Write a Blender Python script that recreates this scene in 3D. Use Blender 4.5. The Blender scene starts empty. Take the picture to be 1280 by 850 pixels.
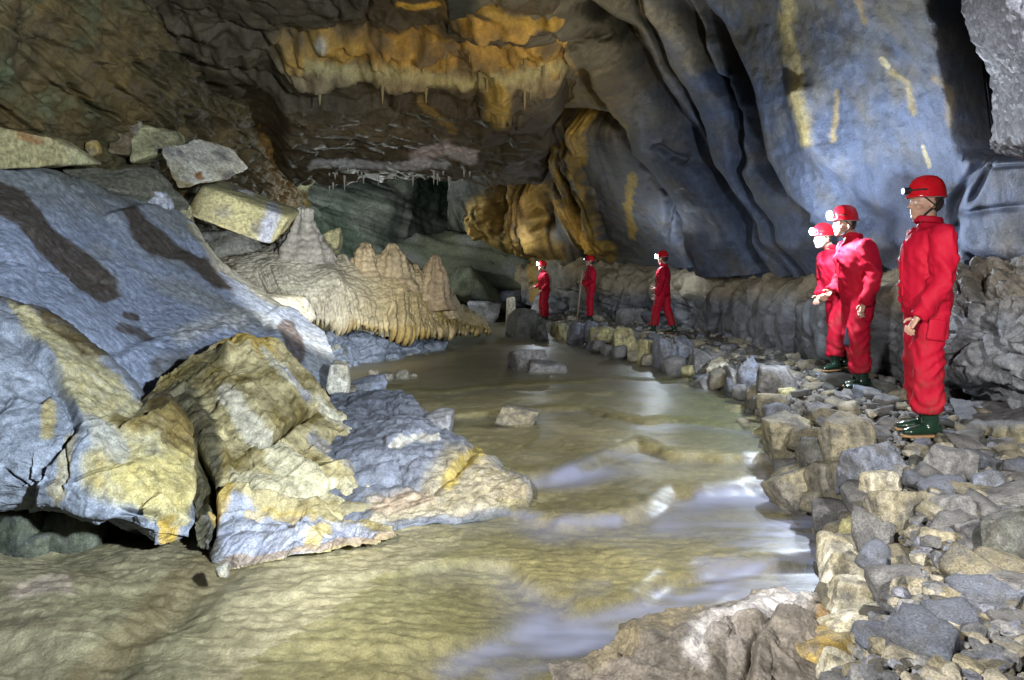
import bpy, bmesh, math, random
import numpy as np
from mathutils import Vector, Matrix
S = bpy.context.scene
COL = S.collection
R = math.radians

# ------------------------------------------------------------------ camera
# eye 1.08 m above the path, looking level down the passage (+Y); lens shift lowers the frame
F, CX, HY, CZ = 853.0, 640.0, 353.0, 1.08
cam_d = bpy.data.cameras.new('camera')
cam_d.sensor_fit = 'HORIZONTAL'; cam_d.sensor_width = 36.0; cam_d.lens = 24.0
cam_d.shift_y = -72.0 / 1280.0
cam_d.clip_start = 0.05; cam_d.clip_end = 200.0
cam = bpy.data.objects.new('camera', cam_d); COL.objects.link(cam)
cam.location = (0, 0, CZ); cam.rotation_euler = (R(90), 0, 0)
S.camera = cam

# ------------------------------------------------------------------ world: underground, hardly any daylight
wd = bpy.data.worlds.new('World'); S.world = wd; wd.use_nodes = True
bgn = wd.node_tree.nodes['Background']
bgn.inputs['Color'].default_value = (0.55, 0.70, 1.0, 1); bgn.inputs['Strength'].default_value = 0.02
S.view_settings.view_transform = 'Standard'; S.view_settings.look = 'None'
S.view_settings.exposure = 0.2; S.view_settings.gamma = 1.0
S.cycles.max_bounces = 6; S.cycles.diffuse_bounces = 1; S.cycles.glossy_bounces = 3
S.cycles.transparent_max_bounces = 10; S.cycles.caustics_reflective = False; S.cycles.caustics_refractive = False
S.cycles.sample_clamp_indirect = 4.0
try:
    S.cycles.use_denoising = True; S.cycles.denoiser = 'OPENIMAGEDENOISE'
except Exception: pass

# ------------------------------------------------------------------ unseen lamps near the camera; those farther in are added to light the rock
def lamp(name, loc, power, color, radius=0.15, spot=None, aim=None, blend=0.6):
    d = bpy.data.lights.new(name, 'SPOT' if spot else 'POINT')
    d.energy = power; d.color = color; d.shadow_soft_size = radius
    o = bpy.data.objects.new(name, d); COL.objects.link(o); o.location = loc
    if spot:
        d.spot_size = R(spot); d.spot_blend = blend
        o.rotation_euler = (Vector(aim) - Vector(loc)).to_track_quat('-Z', 'Y').to_euler()
    return o
lamp('unseen_lamp', (1.7, 0.2, 1.75), 3000, (0.74, 0.85, 1.0), 0.10, 64, (-3.3, 5.6, 1.15))
lamp('unseen_lamp', (1.7, 0.3, 1.7), 620, (1.0, 0.96, 0.90), 0.08, 70, (1.9, 6.0, 0.3))
lamp('unseen_lamp', (-1.3, 0.3, 2.1), 1050, (1.0, 0.96, 0.90), 0.10, 74, (1.5, 4.2, -0.3))
lamp('unseen_lamp', (0.9, 5.6, 0.5), 430, (1.0, 0.84, 0.58), 0.12, 56, (0.3, 9.8, 4.3))  # added to light the golden ceiling lip from below
lamp('unseen_lamp', (-4.2, 21.2, 2.3), 230, (0.92, 1.0, 0.97), 0.15)  # added out of sight to light the far chamber
lamp('unseen_lamp', (0.4, 15.5, 0.5), 150, (1.0, 0.86, 0.62), 0.15, 46, (1.4, 19.5, 3.0))  # added to warm the drapery curtains
lamp('unseen_lamp', (-1.7, 8.6, 1.1), 90, (0.95, 0.96, 1.0), 0.06, 76, (2.6, 11.2, 2.6))  # added at the left so the wall folds show relief
lamp('unseen_lamp', (-1.9, 7.3, 1.0), 620, (1.0, 0.96, 0.86), 0.12, 75, (-3.3, 12.0, 1.2))  # added to brighten the flowstone bank

# ------------------------------------------------------------------ numeric helpers
rng = np.random.default_rng(7)
def W(px, py, Y):
    return np.array([(px - CX) / F * Y, Y, CZ - (py - HY) / F * Y])
def proj(P):
    Y = np.maximum(P[:, 1], 0.3)
    return np.stack([CX + P[:, 0] / Y * F, HY + (CZ - P[:, 2]) / Y * F], 1)

_G = rng.normal(size=(256, 3)); _G /= np.linalg.norm(_G, axis=1)[:, None]
def _hash(ix, iy, iz):
    h = (ix.astype(np.int64) * 73856093) ^ (iy.astype(np.int64) * 19349663) ^ (iz.astype(np.int64) * 83492791)
    h = (h ^ (h >> 13)) * 1274126177
    return (h ^ (h >> 16)) & 0x7fffffff
def perlin(P):
    i = np.floor(P); f = P - i
    u = f * f * f * (f * (f * 6 - 15) + 10)
    out = 0
    for dx in (0, 1):
        wx = u[:, 0] if dx else 1 - u[:, 0]
        for dy in (0, 1):
            wy = u[:, 1] if dy else 1 - u[:, 1]
            for dz in (0, 1):
                wz = u[:, 2] if dz else 1 - u[:, 2]
                g = _G[_hash(i[:, 0] + dx, i[:, 1] + dy, i[:, 2] + dz) & 255]
                out = out + wx * wy * wz * (g[:, 0] * (f[:, 0] - dx) + g[:, 1] * (f[:, 1] - dy) + g[:, 2] * (f[:, 2] - dz))
    return out * 1.5
def fbm(P, freq=1.0, octv=4, gain=0.5, lac=2.07, off=0.0):
    P = np.asarray(P) * np.asarray(freq) + off * 17.31 + 0.37
    a, s, t = 1.0, 0, 0
    for _ in range(octv):
        s = s + a * perlin(P); t += a; a *= gain; P = P * lac + 3.17
    return s / t
def ridged(P, freq=1.0, octv=4, off=0.0):
    P = np.asarray(P) * np.asarray(freq) + off * 11.7 + 0.61
    a, s, t = 1.0, 0, 0
    for _ in range(octv):
        s = s + a * (1 - np.abs(perlin(P)) * 2); t += a; a *= 0.5; P = P * 2.1 + 5.3
    return s / t
def worley(P, freq=1.0, off=0.0):
    P = np.asarray(P) * np.asarray(freq) + off * 7.7
    i = np.floor(P); f1 = np.full(len(P), 9.0); f2 = np.full(len(P), 9.0); idc = np.zeros(len(P))
    for dx in (-1, 0, 1):
        for dy in (-1, 0, 1):
            for dz in (-1, 0, 1):
                c = i + (dx, dy, dz); h = _hash(c[:, 0], c[:, 1], c[:, 2])
                q = c + np.stack([(h & 1023) / 1023., ((h >> 10) & 1023) / 1023., ((h >> 20) & 1023) / 1023.], 1)
                d = np.sqrt(((q - P) ** 2).sum(1))
                m = d < f1
                f2 = np.where(m, f1, np.minimum(f2, d)); idc = np.where(m, h & 255, idc); f1 = np.where(m, d, f1)
    return f1, f2, idc / 255.
def facet(P, freq, amp, seed=0, soft=0.12):
    """broken faces: every cell is a little tilted plane, with sharp arrises between cells"""
    P = np.asarray(P) * np.asarray(freq) + seed * 5.3
    P = P + 0.12 * np.stack([perlin(P * 1.3 + 9), perlin(P * 1.3 + 31), perlin(P * 1.3 + 57)], 1)
    i = np.floor(P); f1 = np.full(len(P), 9.0); f2 = f1.copy(); v1 = np.zeros(len(P)); v2 = v1.copy()
    for dx in (-1, 0, 1):
        for dy in (-1, 0, 1):
            for dz in (-1, 0, 1):
                c = i + (dx, dy, dz); h = _hash(c[:, 0], c[:, 1], c[:, 2])
                q = c + np.stack([(h & 1023) / 1023., ((h >> 10) & 1023) / 1023., ((h >> 20) & 1023) / 1023.], 1)
                e = P - q; d = np.sqrt((e * e).sum(1)); val = (e * _G[(h >> 5) & 255]).sum(1) + 0.4 * (((h >> 3) & 255) / 255. - 0.5)
                m = d < f1; m2 = ~m & (d < f2)
                v2 = np.where(m, v1, np.where(m2, val, v2)); f2 = np.where(m, f1, np.where(m2, d, f2)); v1 = np.where(m, val, v1); f1 = np.where(m, d, f1)
    w = 0.5 + 0.5 * sstep(0, soft, f2 - f1)
    return amp * (v1 * w + v2 * (1 - w)) - 0.12 * amp * (1 - sstep(0, 0.05, f2 - f1))
def sstep(a, b, x):
    t = np.clip((x - a) / (b - a), 0, 1); return t * t * (3 - 2 * t)
def pline(Q, poly):
    """distance to polyline, signed side (positive = right-hand side in picture when walking down it), parameter 0..1"""
    poly = np.array(poly, float); best = np.full(len(Q), 1e9); side = np.zeros(len(Q)); par = np.zeros(len(Q))
    L = np.linalg.norm(np.diff(poly, axis=0), axis=1); cum = np.concatenate([[0], np.cumsum(L)]); tot = cum[-1]
    for k in range(len(poly) - 1):
        a, b = poly[k], poly[k + 1]; ab = b - a; ap = Q - a
        t = np.clip((ap @ ab) / (ab @ ab), 0, 1)
        d = np.linalg.norm(ap - t[:, None] * ab, axis=1)
        m = d < best
        ta = ab
        crs = ab[0] * ap[:, 1] - ab[1] * ap[:, 0]
        if k > 0:
            tp = (b - a) / L[k] + (a - poly[k - 1]) / L[k - 1]; crs = np.where(t <= 0, tp[0] * (Q[:, 1] - a[1]) - tp[1] * (Q[:, 0] - a[0]), crs)
        if k < len(poly) - 2:
            tn = (b - a) / L[k] + (poly[k + 2] - b) / L[k + 1]; crs = np.where(t >= 1, tn[0] * (Q[:, 1] - b[1]) - tn[1] * (Q[:, 0] - b[0]), crs)
        best = np.where(m, d, best); side = np.where(m, np.sign(crs), side); par = np.where(m, (cum[k] + t * L[k]) / tot, par)
    return best, side, par
def inpoly(Q, poly):
    x, y = Q[:, 0], Q[:, 1]; ins = np.zeros(len(Q), bool); n = len(poly)
    for k in range(n):
        x0, y0 = poly[k]; x1, y1 = poly[(k + 1) % n]
        c = ((y0 > y) != (y1 > y)) & (x < (x1 - x0) * (y - y0) / (y1 - y0 + 1e-12) + x0)
        ins ^= c
    return ins
def sdpoly(Q, poly):
    d, _, _ = pline(Q, list(poly) + [poly[0]])
    return np.where(inpoly(Q, poly), -d, d)
def cr(A, n):
    A = np.asarray(A, float); m = len(A)
    t = np.linspace(0, m - 1, n); i = np.clip(np.floor(t).astype(int), 0, m - 2); f = (t - i)
    ext = np.concatenate([[2 * A[0] - A[1]], A, [2 * A[-1] - A[-2]]])
    p0, p1, p2, p3 = ext[i], ext[i + 1], ext[i + 2], ext[i + 3]
    f = f.reshape((-1,) + (1,) * (A.ndim - 1))
    return 0.5 * ((2 * p1) + (-p0 + p2) * f + (2 * p0 - 5 * p1 + 4 * p2 - p3) * f ** 2 + (-p0 + 3 * p1 - 3 * p2 + p3) * f ** 3)

# ------------------------------------------------------------------ objects
def set_tags(o, label=None, cat=None, group=None, kind=None):
    if label: o['label'] = label
    if cat: o['category'] = cat
    if group: o['group'] = group
    if kind: o['kind'] = kind
    return o
def mesh_from(name, V, Fc, mat=None, tint=None, smooth=True):
    me = bpy.data.meshes.new(name)
    V = np.asarray(V, np.float32); Fc = np.asarray(Fc, np.int32); k = Fc.shape[1]
    me.vertices.add(len(V)); me.vertices.foreach_set('co', V.ravel())
    me.loops.add(Fc.size); me.loops.foreach_set('vertex_index', Fc.ravel())
    me.polygons.add(len(Fc)); me.polygons.foreach_set('loop_start', np.arange(0, Fc.size, k, dtype=np.int32))
    try: me.polygons.foreach_set('loop_total', np.full(len(Fc), k, np.int32))
    except Exception: pass
    me.update(calc_edges=True)
    me.polygons.foreach_set('use_smooth', np.full(len(Fc), smooth))
    if tint is not None:
        at = me.attributes.new('tint', 'FLOAT_COLOR', 'POINT')
        c = np.ones((len(V), 4), np.float32); t = np.asarray(tint, np.float32)
        c[:, :t.shape[1]] = t
        at.data.foreach_set('color', c.ravel())
    if mat: me.materials.append(mat)
    return me
def link(name, me, parent=None, loc=None, rot=None, scale=None):
    o = bpy.data.objects.new(name, me); COL.objects.link(o)
    if parent: o.parent = parent
    if loc is not None: o.location = loc
    if rot is not None: o.rotation_euler = rot
    if scale is not None: o.scale = scale
    return o
def grid_faces(nv, nu, off=0):
    i = np.arange(nv * nu).reshape(nv, nu) + off
    return np.stack([i[:-1, :-1], i[:-1, 1:], i[1:, 1:], i[1:, :-1]], -1).reshape(-1, 4)
def vnormals(V, Fc):
    a = V[Fc[:, 2]] - V[Fc[:, 0]]; b = V[Fc[:, 3 if Fc.shape[1] == 4 else 1]] - V[Fc[:, 1 if Fc.shape[1] == 4 else 0]]
    n = np.cross(a, b); N = np.zeros_like(V)
    for k in range(Fc.shape[1]):
        for c in range(3): N[:, c] += np.bincount(Fc[:, k], n[:, c], len(V))
    return N / (np.linalg.norm(N, axis=1)[:, None] + 1e-12)
def stamp(base, P, Q, strokes, warp=6.0, wf=2.5):
    """mineral stains, dark patches and crusts laid on a surface: (polyline or polygon, half width, colour, strength[, ragged])"""
    C = np.array(base, float)
    if C.ndim == 1: C = np.tile(C, (len(P), 1))
    w = np.stack([fbm(P, wf, 4, off=1), fbm(P, wf, 4, off=2)], 1) * warp * 2.0
    w2 = np.stack([fbm(P, wf * 5, 3, off=3), fbm(P, wf * 5, 3, off=4)], 1) * warp * 0.7
    Qw = Q + w + w2
    grain = fbm(P, 14, 3, off=5)
    for s in strokes:
        poly, hw, colr, a = s[:4]; soft = s[4] if len(s) > 4 else 0.35
        if hw is None: d = sdpoly(Qw, poly); m = 1 - sstep(-soft * 20, soft * 20, d)
        else:
            d, _, _ = pline(Qw, poly); m = 1 - sstep(hw * (1 - soft), hw * (1 + soft), d)
        m = np.clip(m * (a + grain * 0.35 * min(1, m.max())), 0, 1) * (m > 0)
        C = C * (1 - m[:, None]) + np.array(colr) * m[:, None]
    return C
def lin(A, n):
    A = np.asarray(A, float); t = np.linspace(0, len(A) - 1, n); i = np.clip(np.floor(t).astype(int), 0, len(A) - 2)
    f = (t - i).reshape((-1,) + (1,) * (A.ndim - 1)); return A[i] * (1 - f) + A[i + 1] * f
def patch(name, ctrl, nu, nv, mat, disp=None, paint=None, thick=None, parent=None, flat=0.0, push=None):
    """a rock surface lofted through control points, weathered along its normals; thick = vector to its far side"""
    G = np.array([[W(*p) for p in row] for row in ctrl])
    G0 = G; G = cr(G0, nv); G = cr(G.transpose(1, 0, 2), nu).transpose(1, 0, 2)
    if flat:      # angular rock: mostly flat faces meeting at arrises
        Gl = lin(G0, nv); Gl = lin(Gl.transpose(1, 0, 2), nu).transpose(1, 0, 2); G = G * (1 - flat) + Gl * flat
    P = G.reshape(-1, 3); Fc = grid_faces(nv, nu)
    N = vnormals(P, Fc)
    if np.mean(np.sum(N * (np.array([0, 0, CZ]) - P), 1)) < 0: N = -N; Fc = Fc[:, ::-1]
    Q = proj(P)
    V = P.copy()
    if disp is not None:
        D = N if push is None else N * 0.35 + np.array(push) * 0.65
        V = P + D / np.linalg.norm(D, axis=1)[:, None] * disp(P, Q, N)[:, None]
    tint = paint(P, Q, N) if paint is not None else None
    if thick is not None:
        n0 = len(V); idx = np.arange(n0).reshape(nv, nu)
        ring = np.concatenate([idx[0, :], idx[1:, -1], idx[-1, -2::-1], idx[-2:0, 0]])
        th = np.asarray(thick, float); m = len(ring)
        V1 = V[ring] + th * 0.5; V2 = V[ring].mean(0) * 0.35 + V[ring] * 0.65 + th; cen = V2.mean(0)[None]
        VV = np.concatenate([V, V1, V2, cen])
        j = np.arange(m); jn = (j + 1) % m
        flip = (Fc[0, 1] != 1)
        A = np.stack([ring[j], n0 + j, n0 + jn, ring[jn]], 1); B = np.stack([n0 + j, n0 + m + j, n0 + m + jn, n0 + jn], 1)
        Cc = np.stack([n0 + m + j, np.full(m, n0 + 2 * m), np.full(m, n0 + 2 * m), n0 + m + jn], 1)
        sides = np.concatenate([A, B]);
        if flip: sides = sides[:, ::-1]
        Fc = np.concatenate([Fc, sides])
        cap = np.stack([n0 + m + j, np.full(m, n0 + 2 * m), n0 + m + jn], 1)
        if tint is not None:
            tint = np.concatenate([tint, tint[ring], tint[ring], tint[ring].mean(0)[None]])
        me = mesh_from(name, VV, Fc, mat, tint)
        bm = bmesh.new(); bm.from_mesh(me); bm.verts.ensure_lookup_table()
        for a, b, c in cap:
            try: f = bm.faces.new((bm.verts[a], bm.verts[b], bm.verts[c])); f.smooth = True
            except ValueError: pass
        bm.to_mesh(me); bm.free()
    else:
        me = mesh_from(name, V, Fc, mat, tint)
    return link(name, me, parent)

# ------------------------------------------------------------------ materials
def nt(m):
    m.use_nodes = True; t = m.node_tree; t.nodes.clear(); return t
def node(t, typ, **kw):
    n = t.nodes.new(typ)
    for k, v in kw.items():
        if k in n.inputs.keys(): n.inputs[k].default_value = v
        else: setattr(n, k, v)
    return n
def rock_mat(name, tint=None, alts=None, scale=1.0, bump=0.35, rough=0.55, spec=0.4, fine=1.0, contrast=0.9, stretch=(1, 1, 1), dist=0.02):
    m = bpy.data.materials.new(name); t = nt(m); L = t.links.new
    out = node(t, 'ShaderNodeOutputMaterial'); b = node(t, 'ShaderNodeBsdfPrincipled')
    L(b.outputs[0], out.inputs[0])
    tc = node(t, 'ShaderNodeTexCoord'); mp = node(t, 'ShaderNodeMapping'); mp.inputs['Scale'].default_value = stretch
    L(tc.outputs['Object'], mp.inputs[0])
    n1 = node(t, 'ShaderNodeTexNoise', Scale=7.0 * scale, Detail=8.0, Roughness=0.65); L(mp.outputs[0], n1.inputs['Vector'])
    n2 = node(t, 'ShaderNodeTexNoise', Scale=45.0 * scale, Detail=6.0, Roughness=0.7); L(mp.outputs[0], n2.inputs['Vector'])
    if tint is None:
        at = node(t, 'ShaderNodeAttribute'); at.attribute_name = 'tint'; base = at.outputs['Color']
    else:
        base_n = node(t, 'ShaderNodeRGB'); base_n.outputs[0].default_value = (*tint, 1); base = base_n.outputs[0]
        if alts:
            oi = node(t, 'ShaderNodeObjectInfo'); rp = node(t, 'ShaderNodeValToRGB')
            els = rp.color_ramp.elements; cols = [tint] + list(alts)
            els[0].color = (*cols[0], 1); els[1].color = (*cols[-1], 1)
            for k in range(1, len(cols) - 1):
                e = els.new(k / (len(cols) - 1)); e.color = (*cols[k], 1)
            L(oi.outputs['Random'], rp.inputs[0])
            n3 = node(t, 'ShaderNodeTexNoise', Scale=2.6 * scale, Detail=5.0, Roughness=0.6); L(tc.outputs['Object'], n3.inputs['Vector'])
            ad = node(t, 'ShaderNodeMath', operation='MULTIPLY_ADD'); L(n3.outputs[0], ad.inputs[0]); ad.inputs[1].default_value = 1.0
            ad2 = node(t, 'ShaderNodeMath', operation='ADD'); L(oi.outputs['Random'], ad2.inputs[0]); ad2.inputs[1].default_value = -0.5
            L(ad2.outputs[0], ad.inputs[2]); L(ad.outputs[0], rp.inputs[0]); base = rp.outputs[0]
    mr = node(t, 'ShaderNodeMapRange'); mr.inputs[1].default_value = 0.3; mr.inputs[2].default_value = 0.7
    mr.inputs[3].default_value = 1 - 0.45 * contrast; mr.inputs[4].default_value = 1 + 0.45 * contrast; L(n1.outputs[0], mr.inputs[0])
    mr2 = node(t, 'ShaderNodeMapRange'); mr2.inputs[1].default_value = 0.3; mr2.inputs[2].default_value = 0.7
    mr2.inputs[3].default_value = 1 - 0.4 * contrast; mr2.inputs[4].default_value = 1 + 0.4 * contrast; L(n2.outputs[0], mr2.inputs[0])
    mu = node(t, 'ShaderNodeMath', operation='MULTIPLY'); L(mr.outputs[0], mu.inputs[0]); L(mr2.outputs[0], mu.inputs[1])
    vm = node(t, 'ShaderNodeVectorMath', operation='SCALE'); L(base, vm.inputs[0]); L(mu.outputs[0], vm.inputs['Scale'])
    L(vm.outputs[0], b.inputs['Base Color'])
    rr = node(t, 'ShaderNodeMapRange'); rr.inputs[1].default_value = 0.35; rr.inputs[2].default_value = 0.65
    rr.inputs[3].default_value = rough - 0.15; rr.inputs[4].default_value = min(1, rough + 0.2); L(n1.outputs[0], rr.inputs[0]); L(rr.outputs[0], b.inputs['Roughness'])
    b.inputs['Specular IOR Level'].default_value = spec
    ad = node(t, 'ShaderNodeMath', operation='MULTIPLY_ADD'); L(n2.outputs[0], ad.inputs[0]); ad.inputs[1].default_value = 0.45 * fine; L(n1.outputs[0], ad.inputs[2])
    bp = node(t, 'ShaderNodeBump', Strength=bump, Distance=dist); L(ad.outputs[0], bp.inputs['Height']); L(bp.outputs[0], b.inputs['Normal'])
    return m
def plain_mat(name, color, rough=0.5, spec=0.5, emit=None, es=0, metal=0, bumpscale=None, bump=0.2):
    m = bpy.data.materials.new(name); t = nt(m); L = t.links.new
    out = node(t, 'ShaderNodeOutputMaterial'); b = node(t, 'ShaderNodeBsdfPrincipled'); L(b.outputs[0], out.inputs[0])
    tc = node(t, 'ShaderNodeTexCoord'); n = node(t, 'ShaderNodeTexNoise', Scale=bumpscale or 30.0, Detail=4.0); L(tc.outputs['Object'], n.inputs['Vector'])
    mx = node(t, 'ShaderNodeMapRange'); mx.inputs[3].default_value = 0.82; mx.inputs[4].default_value = 1.15; L(n.outputs[0], mx.inputs[0])
    rgb = node(t, 'ShaderNodeRGB'); rgb.outputs[0].default_value = (*color, 1)
    vm = node(t, 'ShaderNodeVectorMath', operation='SCALE'); L(rgb.outputs[0], vm.inputs[0]); L(mx.outputs[0], vm.inputs['Scale']); L(vm.outputs[0], b.inputs['Base Color'])
    b.inputs['Roughness'].default_value = rough; b.inputs['Specular IOR Level'].default_value = spec; b.inputs['Metallic'].default_value = metal
    if emit: b.inputs['Emission Color'].default_value = (*emit, 1); b.inputs['Emission Strength'].default_value = es
    if bumpscale:
        bp = node(t, 'ShaderNodeBump', Strength=bump, Distance=0.004); L(n.outputs[0], bp.inputs['Height']); L(bp.outputs[0], b.inputs['Normal'])
    return m
M_WALL = rock_mat('limestone_wall', scale=1.3, bump=0.8, rough=0.56, spec=0.32, dist=0.03, contrast=0.75)
M_SLAB = rock_mat('limestone_slab', scale=2.2, bump=0.6, rough=0.6, spec=0.3, dist=0.016, contrast=1.15)
M_FLOW = rock_mat('flowstone', scale=2.2, bump=0.8, rough=0.5, spec=0.4, dist=0.025)
M_BED = rock_mat('calcite_bed', scale=2.2, bump=0.8, rough=0.5, dist=0.015, contrast=0.8)
# ================================================================== large structure
BLUE = (0.105, 0.133, 0.205); GREY = (0.22, 0.22, 0.22); OCH = (0.46, 0.36, 0.14); GOLD = (0.42, 0.22, 0.035); BROWN = (0.10, 0.075, 0.04)
CREAM = (0.55, 0.48, 0.30); DARK = (0.045, 0.04, 0.032); OLIVE = (0.17, 0.15, 0.075); RUST = (0.32, 0.13, 0.03)

# ---- right wall: overhanging scoured limestone with flutes
cols = [560, 600, 680, 760, 840, 920, 1000, 1080, 1160, 1240, 1330, 1450, 1750]
rowsY = [
 (-420, [3.3, 3.3, 3.25, 3.2, 3.15, 3.05, 2.95, 2.85, 2.75, 2.65, 2.55, 2.45, 2.1]),
 (-120, [7.0, 7.0, 7.0, 7.2, 7.3, 7.0, 6.0, 5.2, 4.6, 4.15, 3.8, 3.5, 2.7]),
 (0,    [8.2, 8.2, 8.4, 8.9, 9.3, 8.9, 7.6, 6.35, 5.5, 4.9, 4.45, 4.05, 3.05]),
 (80,   [11.0, 10.5, 10.3, 10.5, 10.5, 9.7, 8.2, 6.9, 5.95, 5.35, 4.85, 4.4, 3.3]),
 (160,  [16.5, 15.2, 13.9, 12.9, 11.9, 10.4, 8.65, 7.3, 6.35, 5.65, 5.1, 4.6, 3.45]),
 (240,  [20.5, 19.0, 18.2, 15.8, 13.4, 11.1, 9.2, 7.8, 6.7, 5.85, 5.2, 4.7, 3.55]),
 (295,  [22.5, 20.5, 20.0, 17.8, 15.2, 12.4, 9.9, 8.1, 6.9, 6.0, 5.3, 4.75, 3.6]),
 (334,  [26.0, 24.5, 22.5, 19.5, 16.4, 13.0, 10.4, 8.4, 7.1, 6.15, 5.4, 4.8, 3.65])]
seam = [298, 300, 324, 327, 335, 342, 346, 347, 346, 340, 338, 338, 336]
ctrl = []
for k, (py, ys) in enumerate(rowsY):
    ctrl.append([(c, (seam[i] if k == 7 else (min(py, 262) if k == 6 and i < 2 else py)), ys[i]) for i, c in enumerate(cols)])
RID = [(866, -40), (890, 2), (918, 34), (941, 78), (962, 120), (971, 170), (975, 200), (988, 220), (1004, 240), (1030, 262)]
DARKW = [(1150, -60), (1172, 30), (1190, 95), (1202, 150), (1208, 185)]
def rw_disp(P, Q, N):
    LG = 1.7
    near = Q[:, 0]
    h = 0.16 * fbm(P, (0.5, 0.5, 0.5), 3) + 0.055 * fbm(P, 1.7, 3, off=2)
    # long flutes following the flow
    wv = Q + np.stack([fbm(P, 0.6, 2, off=5), fbm(P, 0.6, 2, off=6)], 1) * 18
    u = wv[:, 0] - 0.55 * (wv[:, 1] - 200) - 0.0009 * (wv[:, 1] - 200) ** 2
    h += facet(P, 1.1, 0.16, 33) * sstep(840, 740, near) * sstep(190, 110, Q[:, 1])
    h += 0.02 * fbm(P, 6, 3, off=7)
    # scallop dimples
    f1, f2, _ = worley(P, (5, 5, 7)); h += 0.016 * (f1 - 0.5)
    # overlapping flutes (right-hand side stands proud, left falls back into shade)
    def lip(poly, hgt, fall, edge=5, inv=1, endfade=True):
        d, s, t = pline(wq, poly); sd = d * s * -inv
        e = sstep(0, 0.12, t) * sstep(1.0, 0.85, t) if endfade else 1
        return (hgt if abs(hgt) > 0.5 else hgt * LG) * sstep(-edge, edge, sd) * np.exp(-np.maximum(sd, 0) / fall) * e
    def cut(poly, w, dep):
        d, s, t = pline(wq, poly); e = sstep(0, 0.15, t) * sstep(1.0, 0.85, t)
        return -2.0 * dep * np.exp(-(d / (w * 1.25)) ** 2) * (0.25 + 0.75 * e)
    wq = Q + np.stack([fbm(P, 1.3, 3, off=8), fbm(P, 1.3, 3, off=9)], 1) * 7
    h += lip(RID, 0.8, 95, 9, endfade=False)
    d, s, t = pline(wq, RID); sd = -d * s
    h += -1.0 * np.exp(-((sd + 20) / 19) ** 2) * sstep(250, 200, Q[:, 1])
    # pillow-like folds between the creases
    FL = [[(672, 100), (700, 165), (722, 240), (742, 330)],
          [(725, 90), (748, 128), (776, 160), (793, 191), (817, 218), (836, 246), (845, 270), (858, 305), (872, 345)],
          [(735, 10), (787, 46), (800, 75), (821, 113), (845, 147), (865, 177), (882, 212), (896, 246), (927, 287), (955, 345)],
          [(792, -30), (800, 20), (817, 48), (831, 78), (855, 113), (872, 143), (882, 177), (893, 206), (912, 240), (945, 285), (985, 345)],
          [(836, -40), (846, 10), (862, 38), (875, 68), (890, 96), (908, 118), (916, 140), (918, 177), (924, 218), (940, 253), (968, 284), (1010, 345)],
          RID + [(1065, 300), (1085, 345)]]
    wq2 = Q + np.stack([fbm(P, 0.9, 3, off=8), fbm(P, 0.9, 3, off=9)], 1) * 9
    SD = []
    for ln in FL:
        d, s, t = pline(wq2, ln); SD.append(-d * s)
    for i, am in enumerate((0.10, 0.75, 0.85, 0.95, 0.6)):
        l, r = np.maximum(SD[i], 0), np.maximum(-SD[i + 1], 0); ins = (SD[i] > 0) & (SD[i + 1] < 0)
        t = l / (l + r + 1e-6); wph = np.minimum(l + r, 95) / F * P[:, 1]
        prof = sstep(0, 7, l) * (1 - t) ** 0.75 * (1 - 0.35 * np.exp(-(l / 14) ** 2))
        h += np.where(ins, am * wph * (prof - 0.25), 0)
    for i, (w_, d_) in enumerate(((4, .2), (6, .75), (9, .95), (3.5, .45), (5, .7))):
        dd = np.abs(SD[i]); h += -d_ * np.exp(-(dd / w_) ** 2) * np.clip(0.75 + 1.2 * fbm(P, 0.8, 2, off=66), 0.1, 1.2)
    # tooth and short splits
    h += cut([(846, 0), (862, 38), (875, 68), (888, 98)], 5, 0.1) + cut([(900, 108), (908, 85), (913, 55)], 4, 0.12) + cut([(821, 177), (841, 194), (860, 201)], 3, 0.12) + cut([(828, 232), (836, 262), (834, 300)], 3, 0.1)
    h += 0.22 * np.exp(-(np.linalg.norm((Q - (813, 165)) / (14, 22), axis=1)) ** 2)
    h += cut([(700, 60), (740, 40), (790, 44)], 6, 0.15)
    # lower swollen hem
    h += 0.25 * np.exp(-((Q[:, 1] - (300 + (near - 900) * 0.0)) / 22) ** 2) * sstep(860, 930, near)
    # ridge and hollow above the pair's lamps
    h += 0.18 * np.exp(-(pline(Q, [(1020, 120), (1036, 180), (1066, 210), (1108, 252)])[0] / 16) ** 2)
    h += -0.30 * np.exp(-(pline(Q, [(1076, 222), (1115, 275), (1135, 330)])[0] / 24) ** 2)
    # drapery curtains near the far end
    for poly, w, hh in CURT:
        d, s, t = pline(wq, poly); e = sstep(0, 0.08, t) * sstep(1.02, 0.9, t)
        h += 0.75 * hh * np.sqrt(np.clip(1 - (d / w) ** 2, 0, 1)) * e * (1 + 0.12 * np.sin(d * s * 1.0 + 5 * fbm(P, 0.7, 2)))
    h += cut([(645, 125), (652, 170), (650, 215), (640, 250)], 14, 0.8)
    h += cut([(618, 190), (622, 240), (628, 290)], 5, 0.8)
    h += cut([(682, 200), (676, 250), (676, 290)], 9, 0.5)
    h += cut([(662, 150), (700, 148), (740, 150), (775, 165)], 6, 0.5)
    # black recess beside the pendant
    d, s, t = pline(wq, DARKW); h += -1.5 * sstep(-14, 52, -d * s) * sstep(205, 160, Q[:, 1])
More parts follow.
